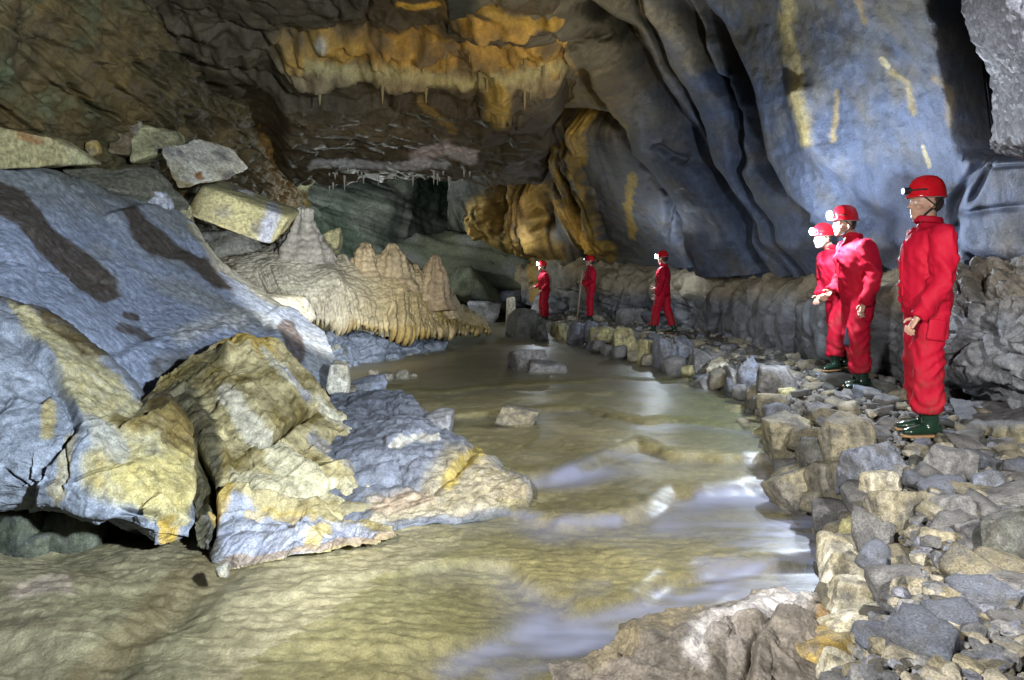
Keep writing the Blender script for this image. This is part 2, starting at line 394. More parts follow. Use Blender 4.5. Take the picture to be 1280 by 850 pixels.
    # cracked blocks at the right end
    for pl, w, dp in (([(1245, 180), (1232, 205), (1212, 228), (1198, 250), (1196, 262)], 5, 0.25), ([(1252, 184), (1236, 225), (1222, 250)], 3, 0.15), ([(1196, 262), (1230, 258), (1290, 252)], 3, 0.12), ([(1196, 262), (1210, 290), (1235, 312), (1270, 330)], 5, 0.2), ([(1240, 208), (1290, 206)], 2, 0.08)):
        h += 0.45 * cut(pl, w, dp)
    h += 0.35 * sstep(1195, 1225, near) * sstep(185, 200, Q[:, 1])
    return h
CURT = [([(598, 255), (600, 282), (622, 300), (650, 315)], 10, 0.5), ([(585, 268), (590, 280), (604, 296)], 7, 0.4),
        ([(612, 180), (618, 220), (626, 262), (634, 295)], 8, 0.7), ([(634, 190), (645, 240), (655, 290), (672, 318)], 15, 0.9),
        ([(672, 200), (690, 235), (712, 275), (726, 300), (745, 318)], 7, 0.5), ([(688, 190), (706, 225), (722, 262), (738, 295), (752, 315)], 7, 0.55),
        ([(700, 185), (722, 215), (740, 255), (748, 290), (765, 318)], 9, 0.6), ([(720, 150), (722, 180), (726, 195)], 12, 0.35),
        ([(690, 125), (680, 155), (674, 190)], 7, 0.4)]
def rw_paint(P, Q, N):
    n = fbm(P, 0.8, 4, off=11)[:, None]; n2 = fbm(P, 2.5, 3, off=12)[:, None]
    far = sstep(900, 760, Q[:, 0])[:, None]
    base = np.array(BLUE) * (1 + 0.35 * n) * (1 - far) + np.array((0.125, 0.125, 0.115)) * (1 + 0.5 * n) * far
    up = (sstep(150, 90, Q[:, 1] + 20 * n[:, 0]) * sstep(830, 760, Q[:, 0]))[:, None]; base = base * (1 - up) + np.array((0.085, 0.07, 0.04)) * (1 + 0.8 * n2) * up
    k = np.clip(n2 * 1.0 + 0.10 + 0.5 * sstep(150, 20, Q[:, 1])[:, None], 0, 0.85)
    base = base * (1 - k) + np.array((0.155, 0.135, 0.085)) * k
    st = [([(992, -60), (998, 0), (1002, 34), (1010, 75), (1022, 113), (1026, 147), (1032, 172)], 7, (0.52, 0.42, 0.17), 0.75, 0.7),
          ([(1056, 113), (1055, 143), (1054, 172)], 3, (0.42, 0.32, 0.13), 0.7, 0.8), ([(1118, 92), (1138, 106), (1146, 142)], 4, (0.42, 0.33, 0.14), 0.65, 0.9),
          ([(1077, -5), (1087, 30)], 4, (0.4, 0.28, 0.1), 0.6, 0.9), ([(1172, 98), (1186, 112), (1190, 155)], 4, (0.34, 0.25, 0.1), 0.5, 0.9),
          ([(1160, 182), (1163, 205)], 3, (0.6, 0.52, 0.3), 0.7), ([(1108, 75), (1115, 84)], 3, (0.6, 0.52, 0.3), 0.7),
          ([(790, 222), (788, 260), (792, 292)], 5, (0.48, 0.33, 0.08), 0.75), ([(700, 60), (730, 95), (760, 130), (790, 165)], 7, (0.4, 0.28, 0.09), 0.6),
          ([(810, 10), (850, 40), (870, 80)], 12, (0.33, 0.29, 0.2), 0.4),
          ([(590, 150), (640, 160), (690, 140), (740, 130)], 40, (0.15, 0.11, 0.045), 0.85, 0.8),
          ([(600, 260), (620, 295), (660, 312)], 16, (0.5, 0.33, 0.09), 0.9), ([(640, 180), (648, 240), (662, 300), (690, 325)], 20, (0.47, 0.3, 0.08), 0.9),
          ([(616, 185), (620, 225), (628, 285)], 10, (0.30, 0.19, 0.06), 0.85)]
    for poly, w, hh in CURT[4:]:
        st.append((poly, w * 0.95, (0.44, 0.28, 0.055), 0.9))
    c = stamp(base, P, Q, st, 4.5, 2.2)
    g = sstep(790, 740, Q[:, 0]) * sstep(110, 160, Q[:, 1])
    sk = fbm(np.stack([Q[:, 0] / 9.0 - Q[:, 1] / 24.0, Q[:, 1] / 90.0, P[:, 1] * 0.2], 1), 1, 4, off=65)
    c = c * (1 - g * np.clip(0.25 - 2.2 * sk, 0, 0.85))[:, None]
    dk = (sstep(604, 585, Q[:, 0] + 6 * n[:, 0]) * sstep(262, 240, Q[:, 1]))[:, None]  # dark painted into the wall's far edge, which the chamber lamp lights pale
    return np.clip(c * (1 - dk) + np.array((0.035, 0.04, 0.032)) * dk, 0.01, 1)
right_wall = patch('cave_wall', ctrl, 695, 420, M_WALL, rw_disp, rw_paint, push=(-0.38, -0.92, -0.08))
set_tags(right_wall, 'overhanging blue grey scoured cave wall with flutes and ochre streaks along the path', kind='structure')

# ---- rounded ledge at the foot of that wall
lc = [640, 690, 740, 790, 840, 890, 940, 1000, 1060, 1120, 1180, 1230, 1340, 1750]
s_py = [318, 322, 326, 331, 336, 341, 345, 347, 348, 348, 346, 344, 342, 336]
s_Y = [24, 22.3, 20.2, 18.4, 16.3, 14.3, 12.4, 10.3, 8.8, 7.7, 6.9, 6.2, 5.3, 3.55]
b_py = [372, 380, 388, 396, 406, 420, 438, 460, 474, 484, 494, 500, 530, 640]
rows = []
for f, dy in ((0, 0.3), (0.10, -0.25), (0.3, -0.7), (0.55, -0.8), (0.8, -0.65), (1.0, -0.45)):
    rows.append([(c, s_py[i] + (b_py[i] + 6 - s_py[i]) * f, s_Y[i] + dy * min(1, s_Y[i] / 9)) for i, c in enumerate(lc)])
def lg_disp(P, Q, N):
    h = 0.30 * fbm(P, (0.55, 0.55, 0.35), 3) + 0.10 * fbm(P, 1.6, 4, off=3)
    up = sstep(1.25, 0.95, P[:, 2])
    s2 = P[:, 1] * 1.15 + P[:, 2] * 0.9 + 0.9 * fbm(P, 0.6, 3, off=4)
    k = np.floor(s2); f = s2 - k; j = (_hash(k, k * 0 + 2, k * 0) & 255) / 255. - .5; j2 = (_hash(k + 1, k * 0 + 2, k * 0) & 255) / 255. - .5
    w = sstep(.8, 1, f); h += up * (0.30 * (j * (1 - w) + j2 * w) - 0.22 * np.exp(-((f - .9) / .06) ** 2) * np.clip(.5 + 2 * fbm(P, .7, 2, off=6), 0, 1))
    s3 = P[:, 2] * 2.2 - P[:, 1] * 0.5 + 0.7 * fbm(P, 0.8, 3, off=7); f3 = s3 - np.floor(s3); h += -0.08 * np.exp(-((f3 - .5) / .07) ** 2) * np.clip(3 * fbm(P, .8, 2, off=8), 0, 1)
    h += 0.05 * ridged(np.stack([P[:, 0], P[:, 1] * 1.2, P[:, 2] * .5], 1), 3.0, 3, off=5) + facet(P, 1.6, 0.16, 5) 
    return h
def lg_paint(P, Q, N):
    n = fbm(P, 1.2, 4, off=13)[:, None]; top = sstep(0.62, 1.0, P[:, 2] + 0.12 * fbm(P, 2, 3))[:, None]
    base = np.array((0.17, 0.18, 0.20)) * (1 + 0.6 * n)
    base = base * (1 - top * 0.7) + np.array((0.36, 0.29, 0.17)) * (1 + 0.4 * n) * top * 0.7
    return stamp(base, P, Q, [([(664, 325), (666, 372)], 6, (0.45, 0.29, 0.09), 0.9), ([(700, 345), (720, 380)], 16, (0.2, 0.2, 0.19), 0.6)], 3, 2)
ledge = patch('cave_ledge', rows, 600, 120, M_WALL, lg_disp, lg_paint)
set_tags(ledge, 'long rounded rock ledge running along the foot of the right wall', kind='structure')

# ---- ceiling: flat bedding, stepping down away from the camera
def fan(px0, px1, n, Y):
    px = np.linspace(px0, px1, n); return np.array([[(x - CX) / F * y for x in px] for y in Y])
nY, nX = 430, 520
Yc = 1.5 * (19.0 / 1.5) ** np.linspace(0, 1, nY)
# denser where it is seen at a flat angle
Yc = np.interp(np.linspace(0, 1, nY), [0, 0.1, 0.55, 1], [1.5, 6.0, 10.5, 18.6])
Xc = fan(-330, 900, nX, Yc)
P = np.stack([Xc.ravel(), np.repeat(Yc, nX), np.zeros(nX * nY)], 1)
q0 = CX + P[:, 0] / P[:, 1] * F
def ceil_line(pts):      # picture points on a ceiling of about 4.2 m -> plan
    return [((x - CX) / F * y, y) for x, y in pts]
XY = P[:, :2]; wXY = XY + np.stack([fbm(P, 0.9, 4, off=21), fbm(P, 0.9, 4, off=22)], 1) * 0.5 + np.stack([fbm(P, 4, 3, off=23), fbm(P, 4, 3, off=24)], 1) * 0.12
z = 4.62 - 0.0 * P[:, 1] + 0.22 * fbm(P, 0.35, 3, off=20) + 0.05 * fbm(P, 1.6, 4, off=25)
def cstep(line, drop, edge=0.12):
    d, s, t = pline(wXY, ceil_line(line)); return -drop * sstep(-edge, edge, d * s)
LIP = [(-700, 7.2), (60, 8.3), (250, 9.2), (345, 9.4), (420, 9.5), (520, 9.6), (620, 9.7), (700, 9.6), (790, 9.3), (1000, 9)]
d, s, t = pline(wXY, ceil_line(LIP)); fade = 0.35 + 0.65 * sstep(330, 365, q0) 
_q = (z - 0.25 * fbm(P, (0.5, 0.9, 1), 3, off=114)) / 0.12; _f = _q - np.floor(_q); z = z * 0.35 + 0.65 * 0.12 * (np.floor(_q) + sstep(0.78, 1.0, _f))
lsd = d * s + 0.10 * fbm(P, (1.6, 1.6, 1), 3, off=113)
z += -0.30 * fade * (1 + 0.5 * fbm(P, (0.8, 0.3, 1), 3, off=117)) * sstep(-0.08, 0.10, lsd) - 0.10 * fade * sstep(0.26, 0.30, lsd) - 0.26 * fade * sstep(0.34, 0.46, lsd) - 0.16 * facet(P, (3.5, 3.5, 1), 1.0, 31) * np.exp(-(d / 0.5) ** 2)
lipmask = np.exp(-((lsd - 0.15) / 0.36) ** 4) * sstep(325, 385, q0 + 30 * fbm(P, 2, 3, off=116)) * sstep(790, 700, q0 + 60 * fbm(P, 1.5, 3, off=115))
d2, s2, t2 = pline(wXY, ceil_line([(545, 9.0), (600, 8.75), (680, 8.85), (740, 9.0), (800, 8.8)]))
e2 = sstep(0.0, 0.15, t2) * sstep(1.0, 0.9, t2)
z += -0.22 * sstep(-0.06, 0.08, d2 * s2) * np.exp(-np.maximum(d2 * s2, 0) / 0.5) * e2
lip2 = np.exp(-(d2 / 0.16) ** 2) * e2
# slabs broken away further in
z += 0.22 * sstep(-0.1, 0.12, (lambda a: a[0] * a[1])(pline(wXY, ceil_line([(-300, 10.5), (200, 10.9), (420, 11.3), (560, 11.4), (700, 11.0)]))))
for ln, dr, sd_ in (([(-200, 12.9), (330, 14.2), (480, 12.6), (620, 13.6)], 0.10, 1), ([(-200, 15.6), (380, 14.4), (500, 16.0), (640, 14.4)], 0.09, 2), ([(300, 16.6), (400, 17.3), (520, 17.0), (620, 16.0)], 0.16, 3)):
    z += cstep(ln, dr, 0.3) * np.clip(0.5 + 2.5 * fbm(P, 0.5, 2, off=120 + sd_), 0, 1.3)
z += facet(P, 0.8, 0.16, 1) + facet(P, 2.2, 0.09, 2) + 0.06 * fbm(P, (1.2, 1.2, 1), 4, off=119) + 0.10 * np.abs(fbm(P, (0.7, 0.7, 1), 3, off=118))
for ln, dr in (([(0, 5.4), (300, 6.3), (520, 6.9), (700, 7.4)], -0.1), ([(-100, 7.6), (200, 7.9), (420, 8.35), (560, 8.25)], 0.12), ([(60, 10.0), (240, 10.3), (350, 10.5)], 0.2), ([(100, 11.6), (260, 12.0), (370, 12.2)], -0.15)):
    z += cstep(ln, dr, 0.07)
z += -0.04 * ridged(P, (0.5, 1.6, 1), 4, off=28)
# thin joints
for ln in ([(450, 7), (470, 9.3)], [(580, 9.9), (640, 12.5)], [(470, 10.2), (520, 12.6), (560, 14.5)], [(395, 7.6), (420, 9.2)]):
    dd, _, _ = pline(wXY, ceil_line(ln)); z += 0.12 * np.exp(-(dd / 0.03) ** 2)
# the arch into the right wall
z += 2.6 * sstep(0.45, 1.5, P[:, 0] - 0.03 * (P[:, 1] - 8) + 0.25 * fbm(P, 0.8, 3, off=30))
P[:, 2] = z
Q = proj(P)
ctint = np.tile(np.array((0.075, 0.058, 0.033)), (len(P), 1)) * (1 + 0.6 * fbm(P, 1.1, 4, off=26)[:, None])
gold = np.array((0.40, 0.235, 0.05)) * (1 + 0.9 * fbm(P, (3, 3, 1), 4, off=27)[:, None]); crm = (sstep(0.28, 0.36, lsd) * 0.85)[:, None]; gold = gold * (1 - crm) + np.array((0.26, 0.22, 0.12)) * crm; gk = np.clip(fbm(P, 1.8, 4, off=128) * 3.5 + 0.3, 0, 0.92)[:, None]; gold = gold * (1 - gk) + np.array((0.15, 0.105, 0.05)) * gk
g = np.clip(lipmask * 1.2 + lip2 + 0.35 * fbm(P, 2.2, 3, off=29) * (lipmask > 0.05), 0, 1)[:, None]
ctint = ctint * (1 - g) + gold * g
ctint = stamp(ctint, P, Q, [([(385, 84), (440, 92), (500, 93), (580, 104), (640, 98), (700, 84)], 8, (0.42, 0.36, 0.16), 0.8), ([(400, 62), (402, 58)], 8, (0.5, 0.45, 0.34), 0.8),
     ([(520, 195), (560, 186), (590, 196)], 9, (0.5, 0.42, 0.4), 0.8), ([(620, 118), (625, 145)], 14, (0.4, 0.27, 0.06), 0.8), ([(500, 6), (520, 10), (545, 4)], 4, (0.6, 0.36, 0.05), 0.7),
     ([(600, 10), (640, 30), (690, 30)], 7, (0.42, 0.26, 0.04), 0.7), ([(390, 205), (470, 206), (560, 205)], 5, (0.42, 0.42, 0.42), 0.8), ([(520, 130), (555, 150), (570, 165)], 4, (0.3, 0.2, 0.05), 0.6)], 4, 1.5)
Fc = grid_faces(nY, nX)
ceiling = link('cave_ceiling', mesh_from('cave_ceiling', P, Fc, M_WALL, ctint))
set_tags(ceiling, 'dark brown bedded cave ceiling with a golden stepped lip', kind='structure')
CEIL = (P, Q)

# ---- left wall: bedded, leaning, brown
lw = [-420, -250, -100, 0, 100, 200, 280, 335, 362, 376, 392]
lY = [3.9, 4.7, 5.65, 6.5, 7.74, 9.5, 11.6, 13.9, 15.2, 16.6, 19.0]
rows = []
for py, dx in ((-260, 0.93), (-120, 0.95), (0, 0.97), (80, 1.02), (140, 1.10), (200, 1.16), (260, 1.2), (330, 1.22)):
    rows.append([(c - (0 if i < 8 else max(0, (py - 200)) * 0.12), py, lY[i] * dx) for i, c in enumerate(lw)])
def lw_disp(P, Q, N):
    # bedding planes dip to the right in the picture: level in space apart from a gentle dip
    b = P[:, 2] + 0.10 * P[:, 1] + 0.12 * fbm(P, 0.7, 3, off=31)
    h = 0
    for th, am, o in ((0.62, 0.42, 3), (0.23, 0.17, 5)):
        bb = b + 0.22 * fbm(P, 0.45, 2, off=o + 60); k = np.floor(bb / th); f = bb / th - k
        ha = (_hash(k, k * 0 + o, k * 0 + 9) & 255) / 255.0 - 0.5; hb = (_hash(k + 1, k * 0 + o, k * 0 + 9) & 255) / 255.0 - 0.5
        w = sstep(0.86, 1, f); brk = np.clip(0.5 + 2.2 * fbm(P, 0.8, 3, off=o + 70), 0, 1)
        h += am * (ha * (1 - w) + hb * w) - am * 0.45 * np.exp(-((f - 0.93) / 0.045) ** 2) * brk
    wl_f1, wl_f2, wl_i = worley(np.stack([P[:, 0], P[:, 1] * 0.9, b * 2.2], 1) + 0.25 * np.stack([fbm(P, 1.1, 3, off=81), fbm(P, 1.1, 3, off=82), fbm(P, 1.1, 3, off=83)], 1), 0.9)
    h += 0.12 * (wl_i - 0.5) * sstep(0, 0.12, wl_f2 - wl_f1) - 0.05 * (1 - sstep(0, 0.06, wl_f2 - wl_f1))
    h += facet(P, (1.1, 0.8, 2.2), 0.12, 3) + facet(P, (3.0, 2.0, 6), 0.05, 4)
    h += 0.18 * fbm(P, 0.6, 3, off=33) + 0.10 * fbm(P, (2.4, 2.4, 1.2), 4, off=34) + 0.05 * np.abs(fbm(P, 5, 3, off=35))
    return h
def lw_paint(P, Q, N):
    n = fbm(P, (1.4, 1.4, 0.7), 4, off=36)[:, None]; v = fbm(P, (5, 5, 0.6), 4, off=37)[:, None]
    b = np.array((0.092, 0.07, 0.03)) * (1 + 0.7 * n + 0.9 * np.clip(v, -0.6, 1))
    k = np.clip(fbm(P, 0.9, 3, off=38) * 2.2, 0, 0.8)[:, None]
    b = b * (1 - k) + np.array((0.17, 0.112, 0.036)) * k
    k = np.clip(fbm(P, 1.6, 3, off=39) * 2.0, 0, 0.6)[:, None] * sstep(200, 60, Q[:, 0])[:, None]
    b = b * (1 - k) + np.array((0.12, 0.14, 0.07)) * k
    return stamp(b, P, Q, [([(335, 160), (345, 215), (352, 262)], 14, (0.26, 0.15, 0.04), 0.8), ([(366, 205), (378, 225)], 12, (0.42, 0.42, 0.26), 0.8)], 5, 1.5)
left_wall = patch('cave_wall', rows, 460, 300, M_WALL, lw_disp, lw_paint)
set_tags(left_wall, 'dark brown bedded cave wall above the fallen slabs', kind='structure')

# ---- chamber beyond the low arch
rows = [[(240, 120, 22), (330, 140, 24), (420, 150, 26), (500, 150, 27), (560, 140, 27), (640, 140, 25.5), (720, 200, 25)],
        [(260, 215, 21.5), (350, 205, 23.5), (420, 205, 25.5), (500, 205, 27), (560, 205, 29), (640, 210, 30), (720, 230, 27)],
        [(270, 255, 21), (360, 245, 22.5), (420, 245, 24.5), (490, 245, 26), (560, 245, 29.5), (640, 250, 30), (720, 260, 27)],
        [(270, 300, 21), (350, 285, 22), (420, 285, 24), (480, 290, 25.8), (550, 290, 29), (640, 290, 29.5), (720, 300, 27)],
        [(270, 345, 20.5), (350, 340, 21.5), (420, 340, 23.5), (480, 340, 25.5), (550, 340, 28), (640, 340, 28.5), (720, 340, 26.5)],
        [(270, 400, 20), (350, 400, 21), (420, 400, 23), (480, 395, 25), (550, 390, 27), (640, 385, 27.5), (720, 385, 26)]]
def ch_disp(P, Q, N):
    s = P[:, 2] + 0.33 * P[:, 0]
    return facet(P, 0.5, 0.3, 6) + 0.4 * fbm(P, 0.35, 3, off=41) + 0.16 * fbm(np.stack([P[:, 0] * 0.25, P[:, 1] * 0.25, s * 3.0], 1), 1, 4, off=42) + 0.1 * fbm(P, 1.5, 3, off=43)
def ch_paint(P, Q, N):
    s = P[:, 2] + 0.33 * P[:, 0]
    v = fbm(np.stack([P[:, 0] * 0.22, P[:, 1] * 0.22, s * 3.2], 1), 1, 4, off=44)[:, None]
    b = np.array((0.19, 0.21, 0.175)) * (1 + 1.7 * v)
    k = np.clip(fbm(P, 0.7, 3, off=45) * 2, 0, 0.7)[:, None]
    b = b * (1 - k) + np.array((0.08, 0.11, 0.08)) * k
    return stamp(np.clip(b, 0.01, 1), P, Q, [([(545, 225), (600, 240), (600, 290)], 38, (0.03, 0.06, 0.045), 0.8), ([(400, 290), (440, 310)], 25, (0.04, 0.07, 0.045), 0.7)], 8, 0.6)
chamber = patch('chamber_wall', rows, 300, 200, M_WALL, ch_disp, ch_paint)
set_tags(chamber, 'streaked grey green wall of the far chamber', kind='structure')

# ---- ground sheets: stream bed, path of rubble, water
EDGE_Y = [0, 1.5, 2.0, 3.0, 3.6, 4.4, 5.5, 7.0, 8.2, 10, 12, 14, 17, 19, 22, 30]
EDGE_X = [0.55, 0.62, 0.75, 1.45, 1.78, 1.98, 2.15, 2.4, 2.42, 2.15, 1.55, 1.25, 0.75, 0.5, 0.3, 0.2]
def g2(pts, z=-0.42):
    return [((x - CX) / F * (CZ - z) * F / (y - HY), (CZ - z) * F / (y - HY)) for x, y in pts]
STEPS = [([(300, 500), (480, 503), (560, 508), (640, 499), (760, 490), (900, 492), (1100, 500)], 0.025),
         ([(300, 540), (500, 540), (640, 528), (720, 525), (800, 548), (830, 542), (965, 557), (1100, 560)], 0.03),
         ([(300, 600), (560, 600), (680, 608), (735, 596), (775, 573), (800, 570), (850, 580), (970, 582), (1150, 585)], 0.055),
         ([(250, 640), (560, 638), (640, 640), (690, 650), (760, 646), (800, 638), (850, 616), (965, 611), (1150, 620)], 0.05),
         ([(-300, 735), (60, 735), (250, 745), (330, 742), (470, 700), (520, 690), (640, 695), (720, 745), (800, 735), (880, 700), (1000, 690), (1200, 690)], 0.045),
         ([(-300, 800), (150, 800), (330, 795), (480, 790), (620, 765), (690, 750), (760, 752), (830, 760), (900, 752), (960, 740), (1200, 740)], 0.04)]
def bed_z(P, detail=True):
    XY = P[:, :2]; w = XY + np.stack([fbm(P, 1.3, 3, off=51), fbm(P, 1.3, 3, off=52)], 1) * 0.22
    z = np.full(len(P), -0.25)
    for pts, h in STEPS:
        h = h * 1.35 * (1 if len(pts) < 11 else (0.35 + 0.65 * sstep(-0.9, 0.1, P[:, 0])))
        d, s, t = pline(w, g2(pts)); sd = -d * s
        if not detail: z += -h * sstep(-0.09, 0.12, sd); continue
        z += -h * sstep(-0.03, 0.05, sd) + h * 0.10 * np.exp(-((sd + 0.05) / 0.05) ** 2)
    z += 0.03 * fbm(P, 0.8, 3, off=53)
    if detail:
        z += 0.022 * fbm(P, (2.0, 4.5, 1), 3, off=54)
        rp = np.stack([P[:, 0] * 5 + 1.5 * fbm(P, 1.5, 2, off=55), P[:, 1] * 17 + 2.0 * fbm(P, 1.2, 2, off=56), P[:, 1] * 0], 1)
        z += 0.014 * ridged(rp, 1, 2, off=57) + 0.006 * fbm(P, 22, 2, off=58)
    # flowing apron rising to the left in the foreground
    lf = sstep(-0.3, -2.2, P[:, 0] + 0.25 * (P[:, 1] - 2.5)) * sstep(6.5, 4.0, P[:, 1])
    z += 0.05 * lf - 0.14 * np.exp(-(((P[:, 0] + 2.75) / 0.75) ** 2 + ((P[:, 1] - 4.2) / 0.5) ** 2))
    if detail:
        u = w @ np.array([0.55, 0.83]); z += lf * 0.05 * (np.abs(np.sin(u * 5.5 + 1.5 * fbm(P, 0.9, 3, off=59))) - 0.4)
        dd, _, _ = pline(w, g2([(60, 900), (120, 830), (180, 770), (230, 725), (270, 700)], -0.35)); z += -0.055 * np.exp(-(dd / 0.12) ** 2)
    return z
nY, nX = 520, 560
Yb = np.interp(np.linspace(0, 1, nY), [0, 0.04, 0.5, 0.8, 1], [0.8, 1.9, 4.4, 9.5, 34])
pxs = np.interp(np.linspace(0, 1, nX), [0, 0.08, 0.85, 1], [-700, -60, 1080, 2000])
X = np.outer(Yb, (pxs - CX) / F)
P = np.stack([X.ravel(), np.repeat(Yb, nX), np.zeros(nX * nY)], 1)
P[:, 2] = bed_z(P)
ex = np.interp(P[:, 1], EDGE_Y, EDGE_X)
P[:, 2] -= 0.25 * sstep(0.25, 1.0, P[:, 0] - ex)     # passes under the rubble of the path
Q = proj(P)
n = fbm(P, 1.2, 4, off=60)[:, None]
bt = np.array((0.25, 0.218, 0.125)) * (1 + 0.5 * n)
k = np.clip(fbm(P, 0.7, 3, off=61) * 2.0, 0, 0.7)[:, None]; bt = bt * (1 - k) + np.array((0.185, 0.165, 0.08)) * k
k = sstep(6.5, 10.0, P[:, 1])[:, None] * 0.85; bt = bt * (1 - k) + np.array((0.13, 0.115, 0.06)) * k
bt = stamp(bt, P, Q, [([(60, 900), (120, 830), (180, 770), (230, 728), (275, 705)], 26, (0.13, 0.10, 0.045), 0.8, 0.5), ([(-20, 748), (60, 740), (130, 722)], 8, (0.14, 0.11, 0.06), 0.6),
     ([(-20, 785), (70, 775), (150, 765)], 6, (0.14, 0.11, 0.06), 0.6), ([(150, 790), (210, 775)], 5, (0.15, 0.12, 0.06), 0.5), ([(20, 745), (80, 738)], 12, (0.36, 0.28, 0.22), 0.5),
     ([(870, 505), (930, 520)], 40, (0.14, 0.17, 0.08), 0.6, 0.7), ([(640, 720), (720, 700), (780, 705)], 40, (0.50, 0.44, 0.25), 0.5, 0.7),
     ([(560, 660), (700, 680), (830, 680)], 16, (0.2, 0.18, 0.09), 0.5, 0.7), ([(640, 800), (760, 790)], 30, (0.2, 0.19, 0.1), 0.6, 0.7), ([(700, 540), (790, 552), (850, 560), (965, 566)], 9, (0.42, 0.37, 0.23), 0.7, 0.5), ([(590, 600), (680, 618), (740, 606), (790, 588), (850, 594), (965, 596)], 10, (0.42, 0.37, 0.23), 0.8, 0.5), ([(640, 648), (700, 658), (770, 652), (850, 628), (960, 622)], 7, (0.38, 0.33, 0.2), 0.6, 0.5), ([(480, 507), (560, 512), (640, 503), (760, 494)], 4, (0.38, 0.33, 0.2), 0.7, 0.5)], 14, 1.2)
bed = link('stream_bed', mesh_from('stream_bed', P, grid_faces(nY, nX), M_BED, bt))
set_tags(bed, 'tan rippled calcite stream bed with low rimstone steps', kind='structure')

# water: clear shallow film, milky where it slides over the steps
nY, nX = 300, 260
Yw = np.interp(np.linspace(0, 1, nY), [0, 0.05, 0.5, 0.8, 1], [0.9, 2.0, 4.6, 9.5, 22])
fr = np.linspace(-0.04, 1, nX)
LX = np.interp(Yw, [0, 2, 3, 3.6, 4.0, 4.7, 6, 8, 10, 13, 17, 22], [-1.7, -1.7, -1.65, -1.35, -0.9, -1.2, -1.4, -2.4, -2.6, -1.8, -1.2, -1.0])
RX = np.interp(Yw, EDGE_Y, EDGE_X) + 0.35
X = LX[:, None] + (RX - LX)[:, None] * fr[None]
Pw = np.stack([X.ravel(), np.repeat(Yw, nX), np.zeros(nX * nY)], 1)
zb = bed_z(Pw, False)
lfw = np.clip((np.tile(fr, nY) + 0.04) / 0.30, 0, 1)
near = sstep(6.5, 3.5, Pw[:, 1])
Pw[:, 2] = zb + 0.040 + 0.006 * fbm(Pw, (1.5, 2.5, 1), 3, off=63) + 0.0022 * fbm(Pw, (4, 11, 1), 3, off=66) - 0.12 * (1 - lfw) * near - 0.02 * (1 - lfw)
foam = np.zeros(len(Pw))
wq = Pw[:, :2] + np.stack([fbm(Pw, 1.3, 3, off=51), fbm(Pw, 1.3, 3, off=52)], 1) * 0.22
for (pts, h), a in zip(STEPS, (0.12, 0.2, 0.8, 0.9, 0.5, 0.6)):
    d, s, t = pline(wq, g2(pts)); sd = -d * s
    foam += a * np.exp(-((sd - 0.14) / np.where(sd > 0.14, 0.20, 0.07)) ** 2) * np.clip(0.45 + 1.6 * fbm(Pw, 1.1, 2, off=64), 0, 1.2)
Qw = proj(Pw)
st = np.array([(980, 640), (1010, 690), (960, 730), (1000, 745)])
for pl, hw, a in (([(900, 720), (960, 690), (1030, 665)], 22, 0.5), ([(930, 745), (990, 720), (1040, 705)], 18, 0.6), ([(620, 845), (760, 800), (860, 770)], 14, 0.5), ([(560, 830), (660, 785), (700, 760)], 16, 0.35), ([(1000, 640), (1040, 720)], 26, 0.4), ([(620, 640), (690, 652), (770, 648)], 7, 0.7), ([(655, 604), (705, 592), (760, 573), (800, 575)], 7, 0.6), ([(870, 622), (920, 612), (970, 614)], 8, 0.6), ([(940, 568), (955, 600), (940, 612)], 7, 0.4), ([(550, 838), (640, 800), (740, 785), (840, 752), (900, 740)], 13, 0.75), ([(690, 740), (760, 735)], 10, 0.35), ([(830, 660), (930, 655), (1000, 665)], 16, 0.4), ([(880, 700), (960, 668), (1020, 650)], 9, 0.6), ([(910, 735), (970, 700), (1035, 690)], 8, 0.6)):
    wp = Qw + np.stack([fbm(Pw, 1.4, 2, off=67), fbm(Pw, 1.4, 2, off=68)], 1) * 16
    d, _, _ = pline(wp, pl); foam += a * np.exp(-(d / hw) ** 2) * np.clip(0.6 + fbm(Pw, (2, 7, 1), 3, off=69) * 1.6, 0, 1.3)
foam = np.clip(foam, 0, 1) * sstep(470, 700, Qw[:, 0])
m = bpy.data.materials.new('stream_water'); t = nt(m); L = t.links.new
out = node(t, 'ShaderNodeOutputMaterial'); tr = node(t, 'ShaderNodeBsdfTransparent'); tr.inputs[0].default_value = (0.93, 0.94, 0.85, 1)
gl = node(t, 'ShaderNodeBsdfGlossy', Roughness=0.36); gl.inputs[0].default_value = (0.95, 0.97, 1, 1)
df = node(t, 'ShaderNodeBsdfDiffuse'); df.inputs[0].default_value = (0.38, 0.42, 0.62, 1)
lw_ = node(t, 'ShaderNodeLayerWeight', Blend=0.5)
pw_ = node(t, 'ShaderNodeMath', operation='POWER'); L(lw_.outputs['Facing'], pw_.inputs[0]); pw_.inputs[1].default_value = 4.0
fz = node(t, 'ShaderNodeMath', operation='MULTIPLY_ADD'); L(pw_.outputs[0], fz.inputs[0]); fz.inputs[1].default_value = 0.42; fz.inputs[2].default_value = 0.035
tc = node(t, 'ShaderNodeTexCoord'); mp = node(t, 'ShaderNodeMapping'); mp.inputs['Scale'].default_value = (1, 2.2, 1); L(tc.outputs['Object'], mp.inputs[0])
nz = node(t, 'ShaderNodeTexNoise', Scale=5.0, Detail=3.0); L(mp.outputs[0], nz.inputs['Vector'])
bp = node(t, 'ShaderNodeBump', Strength=0.15, Distance=0.03); L(nz.outputs[0], bp.inputs['Height']); L(bp.outputs[0], gl.inputs['Normal']); L(bp.outputs[0], lw_.inputs['Normal'])
at = node(t, 'ShaderNodeAttribute'); at.attribute_name = 'tint'
sx = node(t, 'ShaderNodeSeparateColor'); L(at.outputs['Color'], sx.inputs[0])
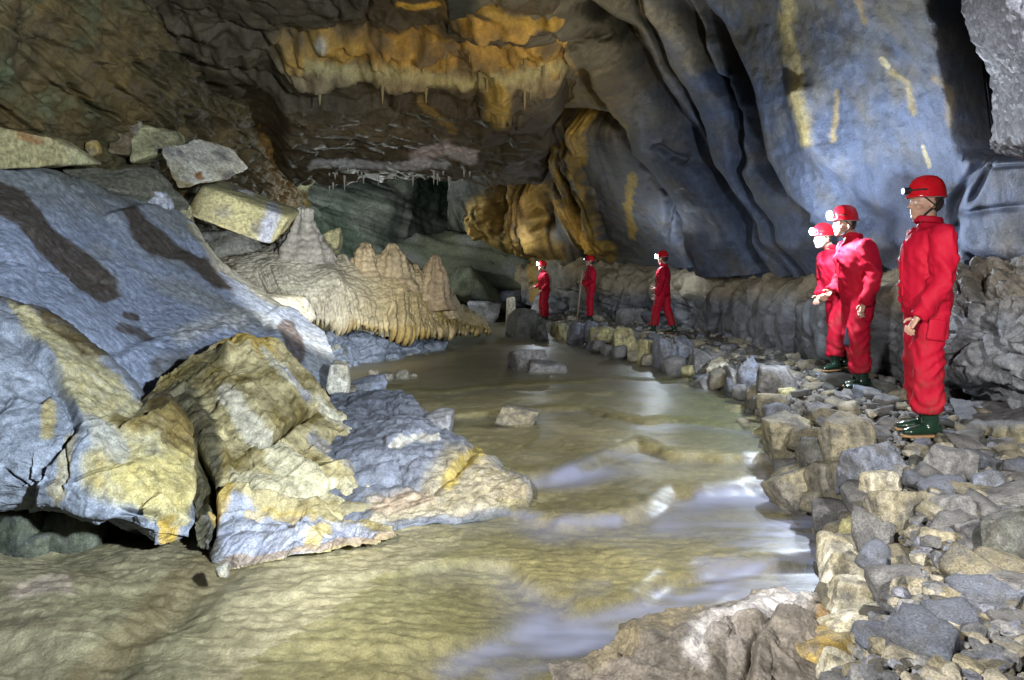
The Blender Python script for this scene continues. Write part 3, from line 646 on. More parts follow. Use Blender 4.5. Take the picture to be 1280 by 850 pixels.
ml = node(t, 'ShaderNodeMath', operation='MULTIPLY'); ml.inputs[1].default_value = 0.72; L(sx.outputs[0], ml.inputs[0])
m1 = node(t, 'ShaderNodeMixShader'); L(ml.outputs[0], m1.inputs[0]); L(tr.outputs[0], m1.inputs[1]); L(df.outputs[0], m1.inputs[2])
m2 = node(t, 'ShaderNodeMixShader'); L(fz.outputs[0], m2.inputs[0]); L(m1.outputs[0], m2.inputs[1]); L(gl.outputs[0], m2.inputs[2]); L(m2.outputs[0], out.inputs[0])
water = link('stream_water', mesh_from('stream_water', Pw, grid_faces(nY, nX), m, np.repeat(foam[:, None], 3, 1)))
set_tags(water, 'shallow clear water sliding over the rimstone steps', kind='structure')

# path of rubble along the right side
def path_z(X, Y):
    ex = np.interp(Y, EDGE_Y, EDGE_X); s = X - ex
    return -0.55 + 0.55 * sstep(-0.15, 0.45, s) + 0.02 * np.clip(s - 0.5, 0, 3) + 0.14 * sstep(15, 20, Y) * sstep(0.3, 2, s) - 0.16 * sstep(9.5, 11, Y) * sstep(1.2, 0.3, s) * sstep(16, 14, Y)
nY, nX = 420, 320
Yp = np.interp(np.linspace(0, 1, nY), [0, 0.04, 0.5, 0.8, 1], [0.9, 1.7, 4.2, 9.0, 24])
fr = np.linspace(0, 1, nX) ** 1.15
exw = np.interp(Yp, EDGE_Y, EDGE_X)
X = exw[:, None] - 0.25 + fr[None] * (4.9 - exw[:, None])
P = np.stack([X.ravel(), np.repeat(Yp, nX), np.zeros(nX * nY)], 1)
P[:, 2] = path_z(P[:, 0], P[:, 1]) + 0.05 * fbm(P, 1.2, 3, off=71)
f1, f2, idc = worley(P * np.array([1, 1, 1.0]), 7.0, off=1)
g1, g2_, idd = worley(P, 17.0, off=2)
P[:, 2] += 0.05 * np.clip((f2 - f1) * 2.2, 0, 1) * (0.3 + idc) + 0.018 * np.clip((g2_ - g1) * 2.5, 0, 1) * (0.4 + idd) - 0.05
c = np.array((0.13, 0.125, 0.11)) * (0.6 + 0.8 * idc[:, None]) * (0.7 + 0.6 * idd[:, None])
k = (np.clip(fbm(P, 1.1, 3, off=72) * 2, 0, 1) * 0.5)[:, None]; c = c * (1 - k) + np.array((0.2, 0.16, 0.10)) * k
pth = link('rubble_path', mesh_from('rubble_path', P, grid_faces(nY, nX), M_BED, c))
set_tags(pth, 'trodden path of stone rubble beside the stream', kind='structure')
# ================================================================== boulders, slabs and flowstone of the left bank
def big(name, label, cat, ctrl, nu, nv, mat, disp, paint, thick, group=None, flat=0.0):
    o = patch(name, ctrl, nu, nv, mat, disp, paint, thick, None, flat)
    return set_tags(o, label, cat, group)
DARK_PATCH = (0.075, 0.062, 0.05); YEL = (0.38, 0.325, 0.155); BRO = (0.17, 0.12, 0.035)  # dark brown tone of the patches on slab and boulder
SBLUE = (0.235, 0.27, 0.345)

# ---- the great inclined slab
A = [[(-170, 165, 6.4), (0, 203, 7.1), (60, 213, 7.6), (120, 232, 8.3), (225, 272, 9.5), (262, 318, 9.7), (300, 345, 9.8), (352, 383, 9.6), (405, 415, 9.3)],
     [(-170, 235, 5.7), (0, 262, 6.2), (55, 278, 6.6), (110, 300, 7.2), (200, 325, 8.2), (240, 345, 8.4), (285, 372, 8.6), (345, 405, 8.6), (418, 450, 8.7)],
     [(-170, 310, 5.1), (0, 345, 5.35), (50, 358, 5.7), (100, 370, 6.1), (180, 393, 6.9), (220, 405, 7.1), (270, 417, 7.4), (348, 442, 7.8), (430, 492, 8.2)],
     [(-170, 400, 4.6), (0, 430, 4.8), (45, 435, 5.0), (90, 440, 5.3), (170, 460, 5.9), (210, 465, 6.1), (265, 470, 6.4), (352, 482, 7.2), (425, 508, 8.0)],
     [(-170, 520, 4.4), (0, 540, 4.6), (50, 540, 4.8), (100, 540, 5.0), (180, 540, 5.5), (220, 535, 5.7), (265, 530, 6.1), (352, 522, 7.0), (420, 518, 7.9)]]
def a_disp(P, Q, N):
    h = 0.06 * fbm(P, 0.6, 3, off=81) + 0.018 * fbm(P, 3, 4, off=82) + facet(P, 0.8, 0.05, 7) + facet(P, (3, 3, 3), 0.015, 8)
    u = np.stack([P[:, 0] * 4.5 + P[:, 1] * 1.5, P[:, 1] * 16 - P[:, 0] * 9, P[:, 2] * 3], 1)
    h += 0.008 * ridged(u, 1, 3, off=83)
    wq = Q + np.stack([fbm(P, 2, 3, off=84), fbm(P, 2, 3, off=85)], 1) * 8
    for pl, hh, e in (([(0, 222), (60, 226), (105, 252), (125, 275), (165, 262), (215, 255)], 0.10, 6), ([(200, 250), (212, 285), (240, 305)], 0.06, 5), ([(285, 395), (330, 395), (360, 385)], 0.03, 3), ([(115, 455), (170, 435), (240, 420), (300, 410), (340, 418)], 0.07, 8)):
        d, s, t = pline(wq, pl); h += hh * sstep(-e, e, d * s) * np.exp(-np.maximum(d * s, 0) / 60)
    # cauliflower crust near the ochre boulder
    m = np.exp(-(pline(wq, [(200, 440), (250, 420), (300, 412)])[0] / 26) ** 2); f1, _, _ = worley(P, 9); h += m * 0.05 * (0.8 - f1)
    h += -0.06 * np.exp(-(pline(wq, [(330, 400), (342, 440), (355, 480)])[0] / 4) ** 2)
    return h
def a_paint(P, Q, N):
    n = fbm(P, 1.5, 4, off=86)[:, None]
    b = np.array(SBLUE) * (1 + 0.35 * n)
    k = np.clip(fbm(P, 0.9, 3, off=87) * 1.8 - 0.1, 0, 0.5)[:, None]; b = b * (1 - k) + np.array((0.27, 0.27, 0.22)) * k
    k = sstep(300, 225, Q[:, 1] - 0.12 * Q[:, 0])[:, None] * 0.5; b = b * (1 - k) + np.array((0.20, 0.20, 0.14)) * k
    st = [([(-30, 225), (0, 235), (28, 245), (60, 285), (100, 320), (140, 350), (152, 370), (130, 378), (95, 366), (50, 325), (15, 290), (-30, 265)], None, DARK_PATCH, 1.0, 0.12),
          ([(140, 268), (160, 262), (178, 285), (215, 310), (255, 330), (275, 352), (287, 368), (262, 362), (225, 335), (185, 325), (160, 305)], None, DARK_PATCH, 1.0, 0.12),
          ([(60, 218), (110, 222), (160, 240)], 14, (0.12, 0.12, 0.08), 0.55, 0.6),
          ([(158, 393), (170, 396)], 5, DARK_PATCH, 0.9), ([(150, 410), (172, 415), (184, 426)], 7, DARK_PATCH, 0.85), ([(198, 465), (225, 460)], 15, (0.10, 0.09, 0.07), 0.7),
          ([(356, 416), (362, 430), (364, 450)], 13, (0.085, 0.07, 0.065), 0.95, 0.2),
          ([(225, 425), (260, 410), (295, 405)], 14, (0.52, 0.5, 0.44), 0.55, 0.6), ([(235, 290), (270, 335), (320, 362), (352, 385)], 7, (0.36, 0.33, 0.2), 0.6)]
    return stamp(b, P, Q, st, 2.5, 1.6)
slab = big('rock_slab', 'great blue grey inclined slab with dark patches on the left bank', 'slab', A, 440, 360, M_SLAB, a_disp, a_paint, (-0.5, 0.9, -0.9))

# ---- overhanging boulder bottom left
B = [[(-170, 345, 4.5), (0, 366, 4.75), (70, 402, 4.85), (130, 452, 4.9), (190, 498, 4.85), (234, 546, 4.65)],
     [(-170, 430, 4.0), (0, 438, 4.22), (70, 468, 4.28), (135, 515, 4.22), (195, 550, 4.15), (245, 590, 4.2)],
     [(-170, 530, 3.72), (0, 530, 3.87), (70, 550, 3.85), (135, 580, 3.8), (200, 612, 3.75), (248, 632, 3.95)],
     [(-170, 605, 3.65), (0, 606, 3.76), (60, 615, 3.76), (120, 640, 3.66), (195, 664, 3.6), (246, 664, 3.8)],
     [(-170, 642, 3.8), (0, 641, 3.9), (55, 640, 3.95), (110, 660, 3.85), (190, 694, 3.70), (236, 684, 3.85)],
     [(-170, 645, 4.6), (0, 640, 4.6), (55, 638, 4.7), (110, 650, 4.7), (190, 682, 4.4), (235, 676, 4.4)]]
def b_disp(P, Q, N):
    h = facet(P, 0.9, 0.10, 9) + facet(P, 3.5, 0.035, 10) + 0.03 * fbm(P, 1.1, 3, off=91) + 0.015 * fbm(P, 4, 4, off=92) + 0.010 * ridged(np.stack([P[:, 0] * 9, P[:, 1] * 9, P[:, 2] * 22], 1), 1, 2, off=93)
    wq = Q + np.stack([fbm(P, 2.5, 3, off=94), fbm(P, 2.5, 3, off=95)], 1) * 9
    def cut(pl, w, d): 
        dd, s, t = pline(wq, pl); return -d * np.exp(-(dd / w) ** 2) * sstep(0, 0.1, t) * sstep(1, 0.9, t)
    h += cut([(-20, 398), (30, 420), (60, 450), (90, 500), (92, 540), (70, 580)], 4, 0.05) + cut([(150, 640), (200, 645), (240, 648)], 3, 0.07) + cut([(0, 585), (30, 605), (60, 632)], 3, 0.05) + cut([(85, 560), (92, 620)], 2, 0.03)
    d, s, t = pline(wq, [(-20, 398), (30, 420), (60, 450), (90, 500), (92, 540), (70, 580)]); h += -0.07 * sstep(-6, 6, d * s) * np.exp(-np.maximum(d * s, 0) / 60)
    d, s, t = pline(wq, [(140, 652), (200, 648), (250, 650)]); h += -0.06 * sstep(-4, 4, d * s)
    return h
def b_paint(P, Q, N):
    n = fbm(P, 2, 4, off=96)[:, None]
    b = np.array((0.22, 0.24, 0.27)) * (1 + 0.4 * n)
    st = [([(10, 375), (40, 388), (95, 425), (150, 475), (205, 515), (240, 560), (245, 650), (190, 648), (150, 600), (110, 560), (90, 500), (60, 440), (20, 410)], None, YEL, 0.85, 0.2),
          ([(-5, 366), (25, 372), (60, 392)], 9, DARK_PATCH, 0.9), ([(55, 395), (90, 420), (120, 440)], 9, (0.09, 0.065, 0.025), 0.9, 0.3), ([(195, 500), (225, 530), (240, 560)], 16, (0.10, 0.07, 0.02), 0.95, 0.4),
          ([(150, 520), (200, 530), (235, 560)], 14, BRO, 0.8, 0.4), ([(140, 590), (190, 600), (230, 600)], 34, (0.47, 0.385, 0.14), 0.75, 0.3),
          ([(60, 505), (58, 545)], 9, (0.36, 0.28, 0.09), 0.7), ([(88, 545), (86, 620)], 7, (0.36, 0.28, 0.1), 0.6), ([(125, 580), (128, 605)], 6, (0.4, 0.3, 0.1), 0.6),
          ([(225, 650), (215, 680)], 13, (0.48, 0.31, 0.04), 0.85), ([(110, 540), (140, 560)], 20, (0.30, 0.31, 0.31), 0.6)]
    return stamp(b, P, Q, st, 6, 2.2)
big('boulder', 'large overhanging boulder half blue half yellow above the dark undercut', 'boulder', B, 330, 300, M_SLAB, b_disp, b_paint, (-0.4, 0.9, -0.1), flat=0.6)

# ---- ochre boulder
C_ = [[(190, 490, 5.3), (225, 455, 5.7), (280, 425, 6.2), (335, 420, 6.5), (368, 452, 6.5), (418, 508, 6.3), (465, 545, 6.0), (500, 574, 5.6)],
     [(203, 530, 4.9), (245, 505, 5.2), (300, 480, 5.6), (345, 480, 5.8), (385, 515, 5.8), (425, 550, 5.6), (470, 575, 5.4), (503, 588, 5.2)],
     [(228, 580, 4.5), (265, 560, 4.6), (315, 545, 4.9), (355, 550, 5.0), (390, 570, 5.0), (430, 590, 4.9), (470, 602, 4.9), (500, 600, 4.9)],
     [(238, 612, 4.25), (268, 598, 4.3), (318, 580, 4.5), (358, 588, 4.6), (395, 600, 4.65), (432, 612, 4.65), (468, 622, 4.7), (490, 622, 4.8)],
     [(240, 645, 4.0), (270, 635, 4.0), (320, 620, 4.15), (360, 622, 4.3), (400, 628, 4.4), (435, 637, 4.5), (462, 645, 4.55), (484, 645, 4.6)],
     [(244, 680, 3.8), (270, 688, 3.75), (320, 680, 3.85), (365, 672, 3.9), (410, 665, 4.0), (445, 667, 4.05), (475, 674, 4.05), (491, 680, 4.1)],
     [(250, 692, 3.95), (280, 714, 3.70), (330, 714, 3.7), (375, 708, 3.75), (420, 702, 3.8), (450, 696, 3.85), (478, 690, 3.9), (491, 686, 4.0)]]
def c_disp(P, Q, N):
    h = facet(P, 1.2, 0.11, 11) + facet(P, 4.5, 0.05, 12) + 0.03 * fbm(P, 1.3, 3, off=101) + 0.02 * fbm(P, 4, 4, off=102)
    u = np.stack([P[:, 0] * 3 + P[:, 1] * 6, P[:, 1] * 3 - P[:, 0] * 16 + P[:, 2] * 8, P[:, 2] * 16], 1)
    h += 0.015 * ridged(u * 0.8, 1, 3, off=103)
    wq = Q + np.stack([fbm(P, 2.5, 3, off=104), fbm(P, 2.5, 3, off=105)], 1) * 8
    def cut(pl, w, d):
        dd, s, t = pline(wq, pl); return -d * np.exp(-(dd / w) ** 2) * sstep(0, 0.1, t) * sstep(1.0, 0.9, t)
    def st(pl, hh, e, f=60):
        d, s, t = pline(wq, pl); return hh * sstep(-e, e, d * s) * np.exp(-np.maximum(d * s, 0) / f)
    h += cut([(318, 565), (345, 550), (372, 530), (395, 515)], 3, 0.12) + cut([(262, 690), (268, 640), (262, 600), (245, 560)], 4, 0.14) + cut([(410, 600), (450, 625), (480, 640)], 5, 0.15)
    h += st([(500, 640), (440, 650), (400, 628), (340, 618), (285, 612), (255, 640)], -0.10, 5, 50) + st([(270, 470), (300, 500), (340, 545), (370, 570)], 0.07, 4, 40)
    h += st([(350, 470), (380, 500), (430, 535)], 0.05, 4, 30) + st([(235, 500), (280, 560), (300, 600)], 0.06, 5, 40)
    # knob on the crest
    h += 0.10 * np.exp(-(np.linalg.norm(Q - (305, 440), axis=1) / 14) ** 2) + 0.12 * np.exp(-(np.linalg.norm(Q - (282, 447), axis=1) / 9) ** 2)
    return h
def c_paint(P, Q, N):
    n = fbm(P, 2, 4, off=106)[:, None]
    b = np.array((0.36, 0.30, 0.15)) * (1 + 0.6 * n)
    k = np.clip(fbm(np.stack([P[:, 0] * 1.5 + P[:, 1] * 2, P[:, 1] * 1 - P[:, 0] * 4, P[:, 2] * 4], 1), 0.8, 4, off=107) * 3.5, 0, 0.95)[:, None]
    b = b * (1 - k) + np.array((0.13, 0.095, 0.025)) * k
    st = [([(255, 640), (290, 625), (350, 635), (420, 650), (485, 680), (380, 708), (285, 712), (250, 690)], None, (0.27, 0.285, 0.34), 0.9, 0.15),
          ([(225, 500), (255, 540), (262, 580), (250, 640), (258, 690)], 16, (0.05, 0.045, 0.025), 0.9, 0.4), ([(285, 430), (320, 428), (330, 445)], 14, (0.45, 0.30, 0.06), 0.8),
          ([(330, 445), (350, 475), (400, 505), (440, 540), (490, 575)], 9, (0.50, 0.46, 0.33), 0.9), ([(280, 510), (310, 540), (340, 560)], 9, (0.46, 0.42, 0.31), 0.85),
          ([(345, 570), (400, 605), (440, 612)], 14, (0.48, 0.43, 0.27), 0.9, 0.25), ([(300, 600), (340, 605), (380, 615)], 13, (0.46, 0.41, 0.26), 0.9, 0.25), ([(390, 545), (440, 580), (480, 595)], 8, (0.20, 0.20, 0.22), 0.7),
          ([(390, 690), (405, 660)], 10, (0.48, 0.36, 0.08), 0.7), ([(270, 640), (280, 620)], 10, (0.42, 0.28, 0.06), 0.8), ([(310, 640), (340, 632), (390, 645)], 5, (0.45, 0.33, 0.09), 0.6),
          ([(270, 708), (340, 706), (420, 695), (480, 683)], 5, (0.26, 0.19, 0.12), 0.8), ([(210, 500), (245, 470), (275, 445)], 12, (0.14, 0.12, 0.06), 0.7), ([(350, 470), (380, 495)], 5, (0.26, 0.26, 0.3), 0.7)]
    return stamp(np.clip(b, 0.02, 1), P, Q, st, 5, 2.2)
big('boulder', 'ochre and brown ribbed boulder with a knob on its crest beside the water', 'boulder', C_, 360, 330, M_SLAB, c_disp, c_paint, (-0.5, 0.9, -0.2), flat=0.7)

# ---- low tongue of rock reaching into the stream
D_ = [[(395, 499, 7.3), (450, 487, 7.4), (500, 489, 7.35), (545, 524, 6.55), (590, 559, 5.85), (640, 590, 5.2)],
     [(395, 530, 6.2), (450, 525, 6.15), (500, 525, 6.1), (548, 550, 5.6), (603, 575, 5.2), (657, 605, 4.8)],
     [(395, 580, 5.3), (450, 575, 5.2), (500, 570, 5.15), (548, 585, 4.95), (608, 597, 4.8), (666, 618, 4.6)],
     [(415, 620, 4.65), (460, 615, 4.6), (505, 612, 4.6), (550, 614, 4.6), (605, 622, 4.6), (664, 630, 4.55)],
     [(430, 662, 4.25), (475, 660, 4.25), (510, 658, 4.25), (560, 654, 4.3), (612, 648, 4.4), (656, 642, 4.5)]]
def d_disp(P, Q, N):
    h = facet(P, 1.0, 0.08, 13) + facet(P, 6, 0.025, 14) + 0.06 * fbm(P, 1.2, 3, off=111) + 0.02 * fbm(P, 5, 4, off=112) + 0.015 * ridged(np.stack([P[:, 0] * 8, P[:, 1] * 16, P[:, 2] * 8], 1), 1, 2, off=113)
    wq = Q + np.stack([fbm(P, 2.5, 3, off=114), fbm(P, 2.5, 3, off=115)], 1) * 8
    d, s, t = pline(wq, [(485, 560), (520, 545), (545, 550)]); h += 0.04 * np.exp(-(d / 4) ** 2)
    d, s, t = pline(wq, [(440, 600), (500, 590), (540, 610), (590, 570)]); h += -0.06 * np.exp(-(d / 6) ** 2)
    m = np.exp(-(pline(wq, [(600, 620), (640, 615)])[0] / 24) ** 2); f1, _, _ = worley(P, 14); h += m * 0.03 * (0.7 - f1)
    return h
def d_paint(P, Q, N):
    n = fbm(P, 2, 4, off=116)[:, None]; b = np.array((0.15, 0.162, 0.19)) * (1 + 0.4 * n)
    st = [([(560, 560), (600, 565), (665, 615), (655, 636), (560, 645), (470, 652), (460, 620), (520, 610)], None, (0.33, 0.28, 0.17), 0.85, 0.6), ([(560, 600), (585, 575), (600, 568)], 10, (0.34, 0.25, 0.05), 0.8),
          ([(490, 562), (520, 548), (548, 552)], 3, (0.5, 0.47, 0.38), 0.7), ([(480, 628), (530, 620)], 14, (0.33, 0.24, 0.17), 0.6), ([(450, 648), (540, 646), (640, 634)], 4, (0.48, 0.42, 0.28), 0.6)]
    return stamp(b, P, Q, st, 5, 2)
big('low_rock', 'low blue to tan tongue of rock reaching into the stream', 'rock', D_, 280, 180, M_SLAB, d_disp, d_paint, (-0.2, 0.6, -0.35), flat=0.6)

# ---- blue bedded bench under the flowstone
G_ = [[(360, 398, 11.3), (430, 402, 12), (480, 408, 12.6), (530, 414, 13.2), (562, 420, 13.6)],
     [(370, 404, 10.7), (432, 412, 11.3), (483, 418, 12.0), (531, 424, 12.7), (562, 430, 13.2)],
     [(388, 430, 10.4), (436, 434, 11.0), (486, 436, 11.7), (531, 440, 12.5), (560, 440, 13.0)],
     [(392, 462, 10.0), (440, 462, 10.6), (490, 460, 11.4), (533, 455, 12.2), (556, 452, 12.8)],
     [(400, 500, 9.2), (448, 492, 9.8), (493, 484, 10.6), (530, 474, 11.5), (552, 464, 12.3)]]
def g_disp(P, Q, N):
    h = facet(P, 1.6, 0.16, 15) + facet(P, 4, 0.06, 16) + 0.08 * fbm(P, 1, 3, off=121) + 0.03 * fbm(P, 4, 3, off=122)
    wq = Q + np.stack([fbm(P, 1.5, 3, off=123), fbm(P, 1.5, 3, off=124)], 1) * 5
    for pl, hh, e in (([(380, 440), (440, 440), (500, 436), (560, 440)], -0.14, 2), ([(380, 424), (470, 424), (560, 430)], -0.08, 2), ([(400, 470), (470, 468), (500, 462), (550, 455)], -0.1, 3)):
        d, s, t = pline(wq, pl); h += hh * np.exp(-(d / e) ** 2) + 0.5 * hh * sstep(-e, e, -d * s)
    for x, y0, y1 in ((442, 455, 470), (486, 440, 465), (420, 425, 440), (520, 442, 458)):
        d, s, t = pline(wq, [(x, y0), (x - 4, y1)]); h += -0.1 * np.exp(-(d / 1.6) ** 2)
    return h
def g_paint(P, Q, N):
    n = fbm(P, 2, 4, off=125)[:, None]; b = np.array((0.17, 0.205, 0.27)) * (1 + 0.5 * n)
    return stamp(b, P, Q, [([(400, 430), (440, 432)], 4, (0.3, 0.3, 0.2), 0.6), ([(470, 470), (520, 468), (552, 456)], 6, (0.34, 0.32, 0.22), 0.7), ([(440, 490), (500, 480)], 4, (0.4, 0.36, 0.24), 0.7), ([(520, 445), (550, 448)], 6, (0.34, 0.34, 0.28), 0.6)], 4, 2)
big('rock_bench', 'blue bedded rock bench cracked into blocks below the flowstone bank', 'rock ledge', G_, 260, 150, M_SLAB, g_disp, g_paint, (-0.3, 1.2, -0.3))

# ---- flowstone bank with stalagmites
H_ = [[(238, 308, 12.9), (300, 312, 13.0), (350, 306, 12.8), (400, 318, 13.0), (450, 328, 13.4), (500, 332, 13.9), (545, 350, 14.5), (580, 388, 15.3), (609, 402, 16.5)],
     [(250, 320, 12.2), (305, 322, 12.2), (352, 318, 12.1), (400, 324, 12.3), (450, 334, 12.8), (502, 340, 13.4), (547, 360, 14.1), (582, 394, 15.0), (611, 405, 16.2)],
     [(265, 334, 11.7), (312, 338, 11.6), (356, 336, 11.6), (402, 342, 11.8), (452, 354, 12.3), (503, 362, 12.9), (548, 380, 13.6), (582, 401, 14.6), (612, 408, 15.9)],
     [(288, 354, 11.3), (328, 362, 11.2), (366, 367, 11.2), (408, 371, 11.4), (456, 381, 11.9), (504, 388, 12.5), (549, 398, 13.2), (582, 408, 14.2), (613, 411, 15.6)],
     [(318, 376, 11.1), (346, 386, 11.0), (376, 396, 11.0), (412, 402, 11.2), (458, 409, 11.7), (505, 416, 12.3), (550, 416, 13), (582, 416, 14), (613, 414, 15.4)],
     [(322, 372, 11.9), (350, 380, 11.8), (380, 388, 11.8), (414, 394, 12.0), (459, 400, 12.5), (506, 406, 13.1), (550, 408, 13.8), (582, 412, 14.6), (612, 412, 15.9)]]
NUH, NVH = 420, 240
def h_disp(P, Q, N):
    u = np.tile(np.linspace(0, 1, NUH), NVH); v = np.repeat(np.linspace(0, 1, NVH), NUH)
    a = u * 62 + 2.2 * fbm(P, 0.9, 3, off=131)
    z0 = np.zeros_like(u); one = np.stack([u * 58 + 1.2 * fbm(P, 0.9, 3, off=131), z0 + v * 1.2, z0], 1)
    rib = 1 - np.abs(perlin(one)) * 1.5 + 0.5 * (1 - np.abs(perlin(one * 2.3 + 7)) * 1.6) - 0.5
    lo = sstep(0.42, 0.78, v + 0.2 * fbm(P, 1.3, 2, off=132)) * sstep(1, 0.9, v)
    h = 0.10 * fbm(P, 1.1, 3, off=133) + 0.26 * lo * (rib - 0.5)
    f1, f2, _ = worley(P * np.array([1, 1, 1.7]), 9); h += 0.035 * (0.6 - f1) * (1 - 0.6 * lo) + 0.03 * fbm(P, (4, 4, 9), 3, off=134)
    h += 0.16 * np.exp(-((u - 0.40) / 0.035) ** 2) * sstep(0.2, 0.5, v) + 0.14 * np.exp(-((u - 0.22) / 0.05) ** 2) * sstep(0.25, 0.5, v) + 0.14 * np.exp(-((u - 0.62) / 0.05) ** 2)
    return h
def h_paint(P, Q, N):
    n = fbm(P, 2, 4, off=135)[:, None]; v = fbm(P, (4, 4, 0.8), 3, off=136)[:, None]
    t = sstep(380, 520, Q[:, 0])[:, None]
    b = np.array((0.47, 0.45, 0.36)) * (1 - t) + np.array((0.50, 0.40, 0.21)) * t
    b = b * (1 + 0.4 * n + 0.35 * v)
    return stamp(np.clip(b, 0.03, 1), P, Q, [([(395, 405), (470, 413), (530, 418)], 7, (0.38, 0.26, 0.06), 0.7, 0.6), ([(245, 315), (270, 335), (300, 355)], 12, (0.14, 0.12, 0.07), 0.8), ([(560, 395), (610, 405)], 14, (0.44, 0.34, 0.11), 0.7)], 4, 2)
bank = big('flowstone_bank', 'cream and tan flowstone bank with stalagmites and a fringed lower edge', 'flowstone', H_, NUH, NVH, M_FLOW, h_disp, h_paint, (-0.1, 1.6, 0.1))
def stalagmite(px, Y, py_base, py_top, wpx, seed, colr, lean=0):
    nu, nv = 40, 60; zb = CZ - (py_base - HY) / F * Y; zt = CZ - (py_top - HY) / F * Y; r0 = wpx / F * Y / 2
    cx = (px - CX) / F * Y; th = np.linspace(0, 2 * np.pi, nu, endpoint=False); s = np.linspace(-0.15, 1, nv)
    T, Sg = np.meshgrid(th, s); prof = r0 * (0.36 + 0.72 * (1 - np.clip(Sg, 0, 1)) ** 1.3 + 0.07 * np.sin(Sg * 7 + seed)) * np.sqrt(np.clip(1 - np.clip(Sg, 0, 1) ** 5, 0.0, 1)) * (1 + 0.25 * np.clip(-Sg, 0, 1) * 4)
    P = np.stack([cx + prof * np.cos(T) + lean * Sg, Y + prof * np.sin(T), zb + (zt - zb) * Sg], -1).reshape(-1, 3)
    nrm = np.stack([np.cos(T), np.sin(T), T * 0 + 0.3], -1).reshape(-1, 3)
    d = r0 * (0.30 * fbm(P, 2.5, 3, off=seed) + 0.015 * np.repeat(np.sin(s * 46 + seed), nu) + 0.14 * np.tile(np.sin(th * 9 + seed), nv) * 0.6) + 0.03 * fbm(P, 8, 3, off=seed + 1)
    P = P + nrm * d[:, None]
    i = np.arange(nu * nv).reshape(nv, nu); j = np.roll(i, -1, 1)
    Fc = np.stack([i[:-1], j[:-1], j[1:], i[1:]], -1).reshape(-1, 4)
    tint = np.array(colr) * (1 + 0.4 * fbm(P, 2, 3, off=140)[:, None] + 0.3 * fbm(P, (7, 7, 1), 2, off=141)[:, None])
    return link('stalagmite', mesh_from('stalagmite', P, Fc, M_FLOW, np.clip(tint, 0.03, 1)), bank)
TANF = (0.45, 0.36, 0.22)
for a in ((379, 12.4, 322, 261, 62, 1, (0.38, 0.36, 0.31), 0.0), (456, 12.9, 348, 303, 50, 2, TANF, 0.02), (489, 13.1, 356, 304, 54, 3, TANF, 0), (543, 13.6, 378, 319, 48, 4, (0.36, 0.28, 0.18), 0.02), (520, 13.5, 360, 331, 34, 5, TANF, 0), (428, 12.7, 335, 318, 30, 6, (0.36, 0.33, 0.24), 0), (556, 13.8, 392, 352, 26, 7, TANF, 0), (410, 12.6, 332, 312, 30, 8, (0.36, 0.33, 0.26), 0), (474, 13.0, 352, 318, 34, 9, TANF, 0), (505, 13.3, 356, 324, 34, 10, TANF, 0), (534, 13.5, 370, 333, 30, 11, TANF, 0.01), (442, 12.8, 342, 322, 28, 12, TANF, 0), (394, 12.5, 330, 300, 34, 13, (0.38, 0.36, 0.31), 0), (362, 12.4, 324, 296, 40, 14, (0.38, 0.36, 0.31), 0)):
    stalagmite(*a)
# drip fringe under the bank: each tooth a part
def drip_mesh(seed, n=8, k=6):
    r = np.random.default_rng(seed); th = np.linspace(0, 2 * np.pi, n, endpoint=False); V = []
    for s in range(k):
        t = s / (k - 1); rad = 0.5 * (1 - t) ** 0.7 + 0.04
        V += [(rad * np.cos(a) * (1 + 0.2 * r.normal()), rad * np.sin(a), -t) for a in th]
    V = np.array(V); i = np.arange(n * k).reshape(k, n); j = np.roll(i, -1, 1)
    return V, np.stack([i[:-1], i[1:], j[1:], j[:-1]], -1).reshape(-1, 4)
DRIP = []
for s in range(4):
    V, Fc = drip_mesh(s); DRIP.append(mesh_from('drip', V, Fc, M_FLOW, np.tile(np.array((0.36, 0.28, 0.13)), (len(V), 1))))
PALED = []
for s in range(3):
    V, Fc = drip_mesh(s + 9); PALED.append(mesh_from('straw', V, Fc, M_FLOW, np.tile(np.array((0.55, 0.53, 0.48)), (len(V), 1))))
rr = random.Random(5)
lowline = [(x, y, Y) for x, y, Y in H_[4]]
for k in range(84):
    f = 0.03 + 0.80 * rr.random(); q = f * 8; i = int(q); g = q - i
    a, b = lowline[i], lowline[min(i + 1, 8)]; x, y, Y = [a[j] + (b[j] - a[j]) * g for j in range(3)]
    p = W(x + rr.uniform(-3, 3), y - 9, Y + 0.1 + rr.uniform(0, 0.12)); ln = (6 + 13 * rr.random() ** 2) / F * Y; w = (3 + 6 * rr.random() ** 2) / F * Y
    link('drip', DRIP[k % 4], bank, p, (0, 0, rr.uniform(0, 6)), (w, w, ln))
